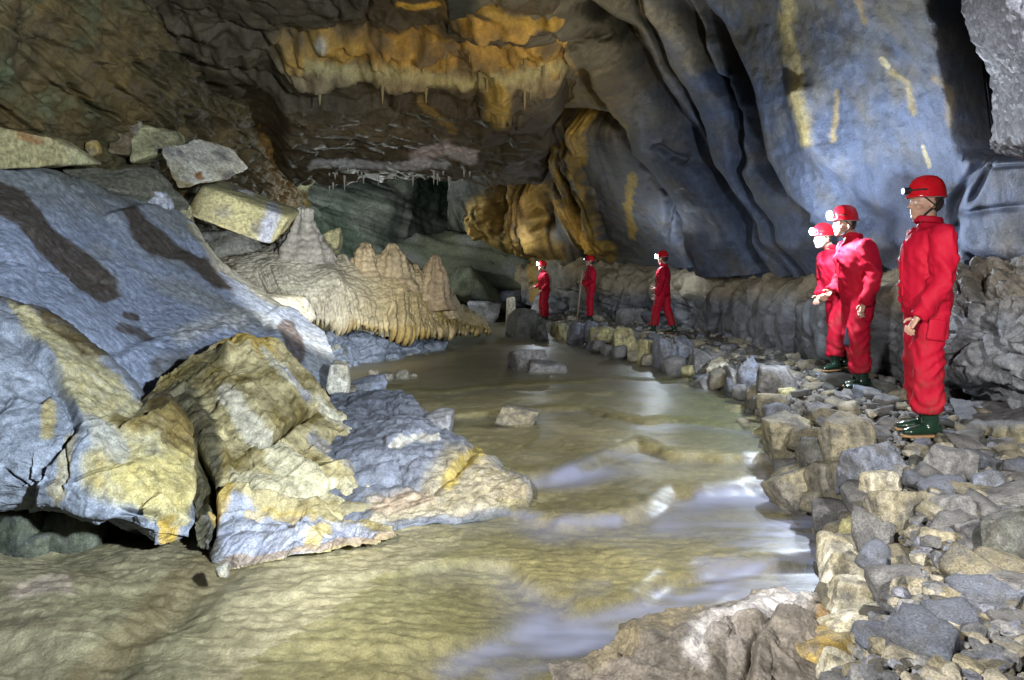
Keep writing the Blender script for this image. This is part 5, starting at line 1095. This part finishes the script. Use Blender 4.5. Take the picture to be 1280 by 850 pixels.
# ---- stacked edging along the stream
rk = random.Random(77); KS = []
for c in range(8):
    V, Fc = rock_shape(500 + c, 3, 9, 0.85, 0.05); tn = ('grey', 'tan', 'blue', 'grey', 'yellow', 'grey', 'tan', 'blue')[c]
    KS.append((mesh_from('kerb_stone', V, Fc, M_STONE, stone_tint(V * 1.5, *ST[tn], c + 60)), {'blue': 'blue grey', 'yellow': 'yellowish'}.get(tn, tn)))
Yk = 3.0
while Yk < 13.5:
    for course in (0, 1):
        sz = rk.uniform(0.13, 0.21) * (1 + 0.03 * Yk); X = float(np.interp(Yk, EDGE_Y, EDGE_X)) + (0.0 if course == 0 else 0.16) + rk.uniform(-.05, .05); z = (-0.36 if course == 0 else -0.14) + rk.uniform(-.03, .04)
        k = rk.randrange(8); o = link('kerb_stone', KS[k][0], None, (X, Yk + rk.uniform(-.04, .04), z), (rk.uniform(-.25, .25), rk.uniform(-.25, .25), rk.uniform(0, 6.28)), (sz * rk.uniform(1.0, 1.5), sz, sz * rk.uniform(0.7, 1.2)))
        zone = 'beside the crusted rock' if Yk < 3.6 else 'between the cubic boulder and the crusted rock' if Yk < 5.4 else 'at the bend by the pool corner' if Yk < 7.5 else 'behind the dark pool' if Yk < 10 else 'in the far curve of the stream edge'
        bz = beside((CX + X / Yk * F, HY + (CZ - z) / Yk * F), 60)
        set_tags(o, KS[k][1] + ' kerb stone ' + ('low ' if course == 0 else 'high ') + bz if bz else KS[k][1] + ' kerb stone ' + ('at the waterline ' if course == 0 else 'in the upper course ') + zone, 'stone', 'kerb stones along the stream')
    Yk += 0.17 + 0.028 * Yk

# ---- uncounted small rubble between the stones
rv, rf = rock_shape(400, 3, 8, 0.7, 0.05); bmq = bmesh.new(); bmesh.ops.create_icosphere(bmq, subdivisions=2, radius=1.0)
D2 = np.array([v.co[:] for v in bmq.verts]); F2 = np.array([[v.index for v in f.verts] for f in bmq.faces]); bmq.free()
ICO[2] = (D2, F2); shp = [rock_shape(420 + i, 2, 8, 0.7, 0.05)[0] for i in range(10)]
VV, FF, TT = [], [], []; off = 0; rn = np.random.default_rng(33)
pal = np.array([(0.24, 0.24, 0.24), (0.17, 0.175, 0.19), (0.30, 0.27, 0.19), (0.12, 0.115, 0.10), (0.36, 0.33, 0.26), (0.2, 0.21, 0.25)])
while len(VV) < 2200:
    px = rn.uniform(690, 1320); py = 392 + 470 * rn.random() ** 1.3; Y = CZ * F / (py - HY); X = (px - CX) / F * Y
    ex = float(np.interp(Y, EDGE_Y, EDGE_X))
    if X < ex - 0.05 or X > 4.4: continue
    z = float(path_z(np.array([X]), np.array([Y]))[0]); sz = (0.018 + 0.055 * rn.random() ** 2) * (1 if Y < 7 else 1.5)
    a = rn.uniform(0, 6.28); c_, s_ = math.cos(a), math.sin(a); v = shp[rn.integers(10)] * (sz * np.array([rn.uniform(1, 1.7), 1, rn.uniform(.5, .9)]))
    tz = rn.normal() * .35; v = np.stack([v[:, 0], v[:, 1] * math.cos(tz) - v[:, 2] * math.sin(tz), v[:, 1] * math.sin(tz) + v[:, 2] * math.cos(tz)], 1)
    v = np.stack([v[:, 0] * c_ - v[:, 1] * s_, v[:, 0] * s_ + v[:, 1] * c_, v[:, 2]], 1) + (X, Y, z + sz * 0.2)
    VV.append(v); FF.append(F2 + off); off += len(v); TT.append(np.tile(pal[rn.integers(6)] * rn.uniform(.7, 1.2), (len(v), 1)))
set_tags(link('rubble', mesh_from('rubble', np.concatenate(VV), np.concatenate(FF), M_STONE, np.concatenate(TT), smooth=False)), 'small broken rubble filling the gaps between the path stones', kind='stuff')

# ---- ceiling fringe of straws over the low arch, and drips of the golden lip
Pc, Qc = CEIL
def ceil_at(px, Y):
    X = (px - CX) / F * Y; i = np.argmin((Pc[:, 0] - X) ** 2 + (Pc[:, 1] - Y) ** 2); return Pc[i]
for k in range(34):
    px = rl.choice((416, 424, 436, 448, 470, 500, 512, 530, 548, 556, 584)) + rl.gauss(0, 5); Y = 17.0 + rl.uniform(-0.7, 0.7); p = ceil_at(px, Y)
    link('straw', PALED[k % 3], ceiling, (p[0], p[1], p[2] + 0.03), (0, 0, rl.uniform(0, 6)), (0.06, 0.06, 0.07 + 0.35 * rl.random() ** 2))
for k in range(30):
    px = rl.choice((395, 402, 470, 478, 530, 535, 560, 590, 600, 610, 640, 660, 680, 700, 712, 724)) + rl.uniform(-5, 5); Y = 9.85 + rl.uniform(-0.1, 0.35); p = ceil_at(px, Y)
    link('drip', DRIP[k % 4], ceiling, (p[0], p[1], p[2] + 0.03), (0, 0, rl.uniform(0, 6)), (0.05, 0.05, 0.05 + 0.30 * rl.random() ** 3))
# ================================================================== the cavers
SUIT = plain_mat('red_coverall_cloth', (0.46, 0.004, 0.028), rough=0.7, spec=0.25, bumpscale=140, bump=0.3)
_t = SUIT.node_tree; _b = _t.nodes['Principled BSDF']; _tc = _t.nodes.new('ShaderNodeTexCoord'); _n = node(_t, 'ShaderNodeTexNoise', Scale=5.0, Detail=6.0, Roughness=0.7); _t.links.new(_tc.outputs['Object'], _n.inputs['Vector'])
_sz = _t.nodes.new('ShaderNodeSeparateXYZ'); _t.links.new(_tc.outputs['Object'], _sz.inputs[0])
_lo = node(_t, 'ShaderNodeMapRange'); _lo.inputs[1].default_value = 1.0; _lo.inputs[2].default_value = 0.15; _lo.inputs[3].default_value = -0.06; _lo.inputs[4].default_value = 0.16; _t.links.new(_sz.outputs['Z'], _lo.inputs[0])
_ad = node(_t, 'ShaderNodeMath', operation='ADD'); _t.links.new(_n.outputs[0], _ad.inputs[0]); _t.links.new(_lo.outputs[0], _ad.inputs[1])
_mr = node(_t, 'ShaderNodeMapRange'); _mr.inputs[1].default_value = 0.55; _mr.inputs[2].default_value = 0.75; _mr.inputs[3].default_value = 0.0; _mr.inputs[4].default_value = 0.55; _t.links.new(_ad.outputs[0], _mr.inputs[0])
_mx = node(_t, 'ShaderNodeMix', data_type='RGBA'); _old = _b.inputs['Base Color'].links[0].from_socket; _t.links.new(_mr.outputs[0], _mx.inputs[0]); _t.links.new(_old, _mx.inputs[6]); _mx.inputs[7].default_value = (0.16, 0.05, 0.035, 1); _t.links.new(_mx.outputs[2], _b.inputs['Base Color'])
SKIN = plain_mat('skin', (0.52, 0.31, 0.23), rough=0.5, bumpscale=60, bump=0.1)
BOOT = plain_mat('dark_green_rubber', (0.012, 0.035, 0.022), rough=0.22, spec=0.6)
SOLE = plain_mat('tan_rubber_sole', (0.34, 0.20, 0.10), rough=0.6)
HELM = plain_mat('red_helmet_shell', (0.60, 0.01, 0.02), rough=0.18, spec=0.6)
STRAP = plain_mat('black_webbing', (0.015, 0.015, 0.018), rough=0.6)
PADM = plain_mat('dark_blue_patch', (0.03, 0.03, 0.055), rough=0.75, bumpscale=120)
WHITEM = plain_mat('white_helmet_padding', (0.7, 0.72, 0.74), rough=0.4)
HAIRM = plain_mat('dark_hair', (0.04, 0.03, 0.025), rough=0.6, bumpscale=200, bump=0.6)
EYEM = plain_mat('eye_white', (0.7, 0.7, 0.7), rough=0.15)
WOOD = plain_mat('pale_wood', (0.45, 0.36, 0.24), rough=0.6, bumpscale=40)
LENS_ON = plain_mat('lit_lens', (1, 1, 1), emit=(0.86, 0.93, 1.0), es=160.0)
LENS_DIM = plain_mat('dim_lens', (0.5, 0.6, 0.8), rough=0.1, emit=(0.6, 0.75, 1.0), es=3.0)
YELM = plain_mat('yellow_badge', (0.8, 0.62, 0.03), rough=0.4)

def tube(pts, rad, n=16, cap=True, squash=None):
    """closed tapered tube through pts; rad = radius or (a, b) per point (a across the side vector, b across the other)"""
    pts = [np.array(p, float) for p in pts]; V = []; m = len(pts)
    prev = None
    for i, p in enumerate(pts):
        t = pts[min(i + 1, m - 1)] - pts[max(i - 1, 0)]; t /= np.linalg.norm(t)
        ref = np.array([0, 1.0, 0]) if abs(t[1]) < 0.9 else np.array([1.0, 0, 0])
        a = ref - t * (ref @ t); a /= np.linalg.norm(a); b = np.cross(t, a)
        ra, rb = rad[i] if isinstance(rad[i], (tuple, list)) else (rad[i], rad[i])
        V += [p + a * ra * math.cos(k * 2 * math.pi / n) + b * rb * math.sin(k * 2 * math.pi / n) for k in range(n)]
    idx = np.arange(m * n).reshape(m, n); j = np.roll(idx, -1, 1)
    Fq = np.stack([idx[:-1], j[:-1], j[1:], idx[1:]], -1).reshape(-1, 4).tolist()
    V += [pts[0], pts[-1]]
    for k in range(n):
        Fq.append([idx[0, (k + 1) % n], idx[0, k], m * n, m * n]); Fq.append([idx[-1, k], idx[-1, (k + 1) % n], m * n + 1, m * n + 1])
    return np.array(V), Fq
def ball(c, r, n=14, rot=0):
    r = np.array(r if isinstance(r, (tuple, list)) else (r, r, r), float); c = np.array(c, float)
    z = np.linspace(-1, 1, n); pts = [(0, 0, v) for v in z]
    V, Fq = tube([(0, 0, v * 0.999) for v in z], [max(1e-3, math.sqrt(max(0, 1 - v * v))) for v in z], 18)
    V = V * r
    if rot: c_, s_ = math.cos(rot), math.sin(rot); V = np.stack([V[:, 0] * c_ + V[:, 2] * s_, V[:, 1], -V[:, 0] * s_ + V[:, 2] * c_], 1)
    return V + c, Fq
def union(name, shapes, mat, voxel, smooth=4, wr=None):
    bm = bmesh.new()
    for V, Fq in shapes:
        vs = [bm.verts.new(v) for v in V]
        for f in Fq:
            u = list(dict.fromkeys(f))
            if len(u) > 2:
                try: bm.faces.new([vs[i] for i in u])
                except ValueError: pass
    bmesh.ops.recalc_face_normals(bm, faces=bm.faces)
    me = bpy.data.meshes.new(name); bm.to_mesh(me); bm.free()
    o = bpy.data.objects.new(name, me); COL.objects.link(o)
    md = o.modifiers.new('r', 'REMESH'); md.mode = 'VOXEL'; md.voxel_size = voxel
    ms = o.modifiers.new('s', 'SMOOTH'); ms.factor = 0.5; ms.iterations = smooth
    dg = bpy.context.evaluated_depsgraph_get(); me2 = bpy.data.meshes.new_from_object(o.evaluated_get(dg))
    bpy.data.objects.remove(o); bpy.data.meshes.remove(me)
    n = len(me2.vertices); co = np.empty(n * 3, np.float32); me2.vertices.foreach_get('co', co); co = co.reshape(-1, 3).astype(float)
    if wr:
        nn = np.empty(n * 3, np.float32); me2.vertices.foreach_get('normal', nn); co = co + nn.reshape(-1, 3) * wr(co)[:, None]
        me2.vertices.foreach_set('co', co.astype(np.float32).ravel())
    me2.materials.clear(); me2.materials.append(mat)
    me2.polygons.foreach_set('use_smooth', np.ones(len(me2.polygons), bool)); me2.update()
    me2.name = name
    return me2
def lerp(a, b, t): return np.array(a) * (1 - t) + np.array(b) * t
def limb(a, b, c, ra, rb, rc):
    return tube([a, lerp(a, b, .35), lerp(a, b, .75), b, lerp(b, c, .3), lerp(b, c, .7), c], [ra, lerp(ra, rb, .3), lerp(ra, rb, .8), rb, lerp(rb, rc, .25), lerp(rb, rc, .75), rc])
def fingers(w, d, side, palm, curl):
    """hand at wrist w pointing along d: palm, four unequal bent fingers and a thumb"""
    w = np.array(w, float); d = np.array(d, float); d /= np.linalg.norm(d); s = np.array(side, float); s -= d * (s @ d); s /= np.linalg.norm(s)
    p = np.cross(d, s) * palm; out = [tube([w, w + d * .03, w + d * .085], [(.024, .02), (.036, .016), (.040, .014)])]
    for k, ln in enumerate((.068, .078, .073, .056)):
        b0 = w + d * .083 + s * (.030 - .020 * k); a = curl
        p1 = b0 + (d * math.cos(a) + p * math.sin(a)) * ln * .45; p2 = p1 + (d * math.cos(2 * a) + p * math.sin(2 * a)) * ln * .32; p3 = p2 + (d * math.cos(2.7 * a) + p * math.sin(2.7 * a)) * ln * .25
        out.append(tube([b0, p1, p2, p3], [.0095, .0088, .008, .0065], 8))
    t0 = w + d * .03 + s * .03; t1 = t0 + (d * .6 + s * .8) * .035 + p * .012; t2 = t1 + (d * .95 + s * .2) * .03 + p * .012
    out.append(tube([t0, t1, t2], [.012, .010, .008], 8))
    return out

def caver(label, px, py_foot, Y, face, height=1.80, pose=None, lamp_on=True, detail=1.0, knee_pad=False, tilt=(0, 0), helmet_seen=True, lampE=60, lampdir=(0.3, 0.0)):
    """face: heading in degrees, 180 = toward the left of the picture, 90 = away from the camera"""
    q = dict(lean=0.0, stoop=0.0, hipsh=0.0, lh=(0.02, .20, .78), rh=(0.02, -.20, .78), le=(-.05, .26, 1.10), re=(-.05, -.26, 1.10), lf=(0.02, .10), rf=(-0.02, -.10), lk=0.03, rk=0.03, headyaw=0.0, headpitch=0.0)
    q.update(pose or {})
    root = bpy.data.objects.new('person', None); COL.objects.link(root)
    z0 = CZ - (py_foot - HY) / F * Y
    root.location = ((px - CX) / F * Y, Y, z0); root.rotation_euler = (0, 0, R(face)); k = height / 1.80; root.scale = (k, k, k)
    set_tags(root, label, 'person', 'cavers in red coveralls')
    L_ = q['lean']
    def lean(p):       # upper body leans from the hip
        x, y, z = p; dz = max(0, z - 0.92); return np.array([x + dz * math.sin(L_) + q['hipsh'], y, z - dz * (1 - math.cos(L_))])
    pel, wai, che, nb = lean((0, 0, .93)), lean((0.01, 0, 1.10)), lean((0.0, 0, 1.31)), lean((-.005, 0, 1.47))
    hc = lean((0.02, 0, 1.625)) + np.array([q['stoop'], 0, -abs(q['stoop']) * .25])
    hips = [np.array([q['hipsh'], s * .095, .92]) for s in (1, -1)]
    sh = [lean((-.01, s * .175, 1.395)) for s in (1, -1)]
    el = [lean(q['le']), lean(q['re'])]; ha = [lean(q['lh']), lean(q['rh'])]
    ft = [np.array([q['lf'][0], q['lf'][1], .09]), np.array([q['rf'][0], q['rf'][1], .09])]
    kn = [lerp(hips[i], ft[i], .5) + np.array([(q['lk'], q['rk'])[i], 0, .02]) for i in (0, 1)]
    # coverall
    sp = [tube([pel - (0, 0, .10), pel - (0, 0, .03), pel + (0, 0, .05), wai, lerp(wai, che, .5), che, lean((-.01, 0, 1.40)), lean((-.01, 0, 1.46)), nb + (0, 0, .02)],
               [(.13, .12), (.180, .155), (.186, .164), (.180, .156), (.188, .165), (.196, .165), (.172, .135), (.105, .095), (.072, .076)])]
    for i in (0, 1):
        cuff = lerp(kn[i], ft[i], .80)
        sp.append(limb(hips[i] + (0, 0, .02), kn[i], cuff, .116, .094, .092))
        wr_ = lerp(el[i], ha[i], .98)
        sp.append(limb(sh[i], el[i], wr_, .084, .070, .058)); sp.append(ball(sh[i], .078))
    sp.append(tube([nb + (0, 0, -.01), nb + (.004, 0, .035)], [.082, .075]))
    el_, kn_ = el, kn
    def ring(p, n):
        return [p + np.array([n[0] * math.cos(a), n[1] * math.sin(a), n[2] * math.cos(a)]) for a in np.linspace(0, 2 * math.pi, 21)]
    def wr(co):
        h = 0.016 * fbm(co, 4, 3, off=201) + 0.034 * np.clip(ridged(co @ np.array([[1, .2, .5], [.2, 1, .4], [-.4, .3, .5]]), 4.0, 3, off=202), 0, 1) ** 3 - 0.008
        for c, s in [(e, .10) for e in el_] + [(kk, .13) for kk in kn_] + [(pel + np.array([0, 0, -.02]), .12), (wai, .10)]:
            d = np.linalg.norm(co - c, axis=1); h += 0.008 * np.exp(-(d / s) ** 2) * np.sin((co @ np.array([.5, .35, 1])) * 62 + 13 * fbm(co, 3, 2, off=203))
        lowl = np.exp(-((co[:, 2] - .30) / .10) ** 2); h += 0.007 * lowl * np.sin((co @ np.array([.4, .5, 1])) * 58 + 13 * fbm(co, 3.5, 2, off=204))
        return h
    suit = link('coverall', union('coverall', sp, SUIT, 0.013 * detail, 4, wr), root)
    link('collar', union('collar', [tube(ring(nb + (.006, 0, .035), (.085, .082, .012)), [(.012, .028)] * 21, 8)], SUIT, 0.009, 2), suit)
    pk = [tube([lerp(hips[0], kn[0], .25) + (.01, .105, 0), lerp(hips[0], kn[0], .62) + (.01, .098, 0)], [(.016, .062)] * 2, 10)]
    link('pocket', union('pocket', pk, SUIT, 0.010, 2), suit)
    zp = [tube([che + (.155, 0, .06), lerp(che, wai, .5) + (.165, 0, 0), wai + (.158, 0, 0), pel + (.162, 0, .04)], [(.014, .008)] * 4, 8)]
    link('zip_flap', union('zip_flap', zp, SUIT, 0.007, 1), suit)
    # body: one skin running through head, neck, trunk, arms and hands
    bs = [tube([pel, wai, che, nb, lerp(nb, hc, .5), hc - (0.01, 0, .05)], [(.10, .07), (.09, .07), (.11, .08), .056, .056, .058])]
    cy, sy = math.cos(q['headyaw']), math.sin(q['headyaw']); cp, spn = math.cos(q['headpitch']), math.sin(q['headpitch'])
    def hd(x, y, z):
        x, z = x * cp + z * spn, -x * spn + z * cp
        return hc + np.array([x * cy - y * sy, x * sy + y * cy, z])
    def hball(c, r): V, Fq = ball((0, 0, 0), r); return np.array([hd(*(np.array(c) + v)) for v in V]), Fq
    bs += [hball((-.01, 0, .03), (.098, .078, .105)), hball((.035, 0, -.045), (.066, .058, .072)), hball((.066, 0, -.095), (.030, .030, .022)), hball((.068, 0, .022), (.028, .058, .020)),
           hball((.106, 0, -.022), (.017, .014, .013)), hball((.096, 0, .0), (.014, .009, .024)), hball((.088, 0, -.058), (.014, .026, .007)), hball((.086, 0, -.072), (.014, .022, .007)),
           hball((.060, .042, -.03), (.026, .02, .022)), hball((.060, -.042, -.03), (.026, .02, .022))]
    for s in (1, -1): bs.append(hball((-.012, s * .078, -.015), (.022, .011, .033)))
    for i, s in ((0, 1), (1, -1)):
        d = ha[i] - el[i]; bs.append(tube([sh[i], el[i], ha[i]], [.045, .036, .026])); 
        bs += fingers(ha[i] - d / np.linalg.norm(d) * .005, d, (1, 0, 0.2) if abs(d[2]) > abs(d[0]) else (0, 0, 1), -s, q.get('curl', .45))
    link('body', union('body', bs, SKIN, 0.0065 * (detail if detail > 1 else 1), 2), root)
    # hair below the helmet rim
    hs = [hball((-.035, 0, .01), (.080, .080, .085))]
    link('hair', union('hair', hs, HAIRM, 0.012, 1), root)
    for s in (1, -1):
        V, Fq = ball(hd(.079, s * .031, .004), .0125, 8); link('eye', mesh_from('eye', V, np.array([f for f in Fq]), EYEM), root)
    # helmet: shell with rim, cradle, chin strap, lamp
    th = np.linspace(0, 2 * math.pi, 40, endpoint=False); V = []; prof = [(1.03, -.012), (1.06, -.006), (1.05, .002), (1.02, .012), (1.0, .04), (.95, .075), (.80, .112), (.55, .137), (.28, .148), (.04, .151)]
    for rr_, zz in prof:
        for a in th:
            brim = 1 + 0.08 * max(0, math.cos(a)) ** 3 * (rr_ > 1.025)
            rid = 1 + 0.02 * math.cos(a * 6) * (0.3 < zz / .15 < 0.9)
            V.append(hd(-.01 + .122 * rr_ * math.cos(a) * brim * rid, .102 * rr_ * math.sin(a) * rid, .048 + zz))
    m, n = len(prof), 40; idx = np.arange(m * n).reshape(m, n); j = np.roll(idx, -1, 1)
    Fq = np.stack([idx[:-1], j[:-1], j[1:], idx[1:]], -1).reshape(-1, 4).tolist() + [[idx[-1, 0], idx[-1, 13], idx[-1, 26], idx[-1, 26]]]
    helm = link('helmet', mesh_from('helmet', np.array(V), np.stack([idx[:-1], j[:-1], j[1:], idx[1:]], -1).reshape(-1, 4), HELM), root)
    sm = helm.modifiers.new('thick', 'SOLIDIFY'); sm.thickness = 0.004
    band = union('headband', [tube([hd(-.01 + .113 * math.cos(a), .094 * math.sin(a), .036) for a in np.linspace(0, 2 * math.pi, 25)], [(.010, .004)] * 25, 8)], WHITEM, 0.006, 1)
    link('headband', band, helm)
    for s in (1, -1):
        st = []
        for a, b in (((-.085, .07, .045), (-.02, .088, -.02)), ((.055, .083, .045), (-.02, .088, -.02)), ((-.02, .088, -.02), (.045, .055, -.095)), ((.045, .055, -.095), (.07, .0, -.122))):
            st.append(tube([hd(a[0], s * a[1], a[2]), hd(b[0], s * b[1], b[2])], [.006, .006], 8))
        link('chin_strap', union('chin_strap', st, STRAP, 0.004, 0), helm)
    box = union('headlamp', [tube([hd(.105, 0, .09), hd(.150, 0, .088)], [(.034, .026), (.032, .024)], 12), tube([hd(-.03, .095, .085), hd(.06, .088, .088), hd(.11, .03, .09), hd(.11, -.03, .09), hd(.06, -.088, .088), hd(-.03, -.095, .085)], [.008] * 6, 8)], STRAP, 0.005, 1)
    lampo = link('headlamp', box, helm)
    lv, lf = ball(hd(.152, 0, .088), (.016, .046, .046) if lamp_on else (.006, .022, .022), 10)
    link('lens', mesh_from('lens', lv, np.array(lf), LENS_ON if lamp_on else LENS_DIM), lampo)
    if lamp_on:
        d = bpy.data.lights.new('headlamp_light', 'POINT'); d.energy = lampE; d.color = (0.80, 0.89, 1.0); d.shadow_soft_size = 0.035
        lo = bpy.data.objects.new('headlamp_light', d); COL.objects.link(lo); lo.parent = root
        p0 = hd(.185, 0, .088); lo.location = p0
    # boots
    for i in (0, 1):
        f = ft[i]; yaw = (0.12, -0.12)[i]; c_, s_ = math.cos(yaw), math.sin(yaw)
        def b(x, y, z): return np.array([f[0] + x * c_ - y * s_, f[1] + x * s_ + y * c_, z])
        top = lerp(f, kn[i], .55)
        shp = [tube([top, lerp(f, kn[i], .3), b(-.01, 0, .12), b(0, 0, .05)], [.066, .058, .052, .050]),
               tube([b(-.075, 0, .055), b(-.02, 0, .06), b(.07, 0, .052), b(.14, 0, .042), b(.185, 0, .036)], [(.038, .036), (.044, .046), (.045, .038), (.044, .030), (.022, .018)])]
        bo = link('boot', union('boot', shp, BOOT, 0.009, 2), root)
        so = [tube([b(-.085, 0, .012), b(-.03, 0, .014), b(.07, 0, .012), b(.15, 0, .012), b(.195, 0, .014)], [(.035, .014), (.044, .014), (.047, .013), (.046, .013), (.022, .012)])]
        link('sole', union('sole', so, SOLE, 0.008, 1), bo)
        if knee_pad and i == knee_pad - 1:
            V, Fq = ball(lerp(f, kn[i], .50) + np.array([.02, -.06, 0]), .011, 8); link('badge', mesh_from('badge', V, np.array(Fq), YELM), bo)
            c0 = kn[i] + np.array([.055, -.052, .0]); dn = (kn[i] - hips[i]); dn /= np.linalg.norm(dn)
            pv = [tube([c0 - dn * .10, c0, c0 + dn * .10], [(.05, .035)] * 3, 12)]
            link('thigh_patch', union('thigh_patch', pv, PADM, 0.010, 2), suit)
    return root, hd, ha

caver('person in red coveralls and red helmet standing nearest, turned to the left with arms hanging', 1158, 543, 4.8, 174, 1.80,
      dict(headyaw=0.0, lh=(.15, .19, .83), le=(.00, .235, 1.10), rh=(-.04, -.19, .82), re=(-.06, -.23, 1.10), lf=(0.03, .10), rf=(-.03, -.09), lean=-0.02, curl=.5), lamp_on=False, detail=0.8)
caver('person in red coveralls with dark thigh patch and bright lamp, stooping beside the ledge', 1072, 486, 6.7, 186, 1.80,
      dict(lean=0.10, stoop=.05, lh=(.08, .22, .84), le=(-.03, .255, 1.12), rh=(.20, -.14, .95), re=(.0, -.25, 1.10), lf=(0.02, .09), rf=(-.10, -.08), rk=.05, lk=.05), detail=1.0, knee_pad=1, lampE=210, lampdir=(0.25, -.2))
caver('person in red coveralls half hidden behind the patched one, leg set forward, lamp lit', 1049, 462, 7.5, 196, 1.62,
      dict(lean=0.22, stoop=.07, lh=(.22, .12, .95), le=(.03, .25, 1.08), rh=(.20, -.12, .9), re=(.0, -.25, 1.08), lf=(.16, .10), rf=(-.14, -.08), rk=.05, lk=.05), detail=1.0, lampE=60, lampdir=(0.1, -.2))
caver('person in red coveralls with legs apart and lit headlamp in the middle of the path', 829, 417, 14.4, 158, 1.74,
      dict(lean=-0.02, lh=(.12, .22, .86), le=(-.02, .26, 1.12), rh=(.20, -.16, 1.0), re=(0, -.25, 1.12), lf=(.20, .14), rf=(-.20, -.12), headyaw=-.3, headpitch=.15), detail=1.3, lampE=60, lampdir=(0.2, 0.3))
r2, hd2, ha2 = caver('person in red coveralls leaning on a pale walking stick', 738, 403, 17.2, 186, 1.68,
      dict(lh=(.24, .16, 1.02), le=(0, .26, 1.14), rh=(.24, -.10, 1.10), re=(0, -.26, 1.12), lf=(.02, .07), rf=(-.02, -.07), curl=1.0), lamp_on=False, detail=1.4)
caver('person in red coveralls farthest away with lit lamp under the golden curtain', 681, 403, 19.6, 196, 1.76,
      dict(lean=0.09, rk=.08, lh=(.16, .19, .95), le=(-.02, .25, 1.12), rh=(.24, -.14, 1.05), re=(0, -.25, 1.12), lf=(-.02, .05), rf=(.02, -.05), headpitch=-.1), detail=1.4, lampE=35, lampdir=(0.5, -0.2))
# walking stick held by the fifth caver
a = W(721, 401, 17.1); b = W(728, 338, 17.05)
V, Fq = tube([Vector(a), Vector(lerp(a, b, .5)), Vector(b)], [.02, .018, .02], 10)
me = mesh_from('walking_stick', V, np.array(Fq), WOOD)
set_tags(link('walking_stick', me), 'pale wooden walking stick held upright by the caver on the far bank', 'stick')
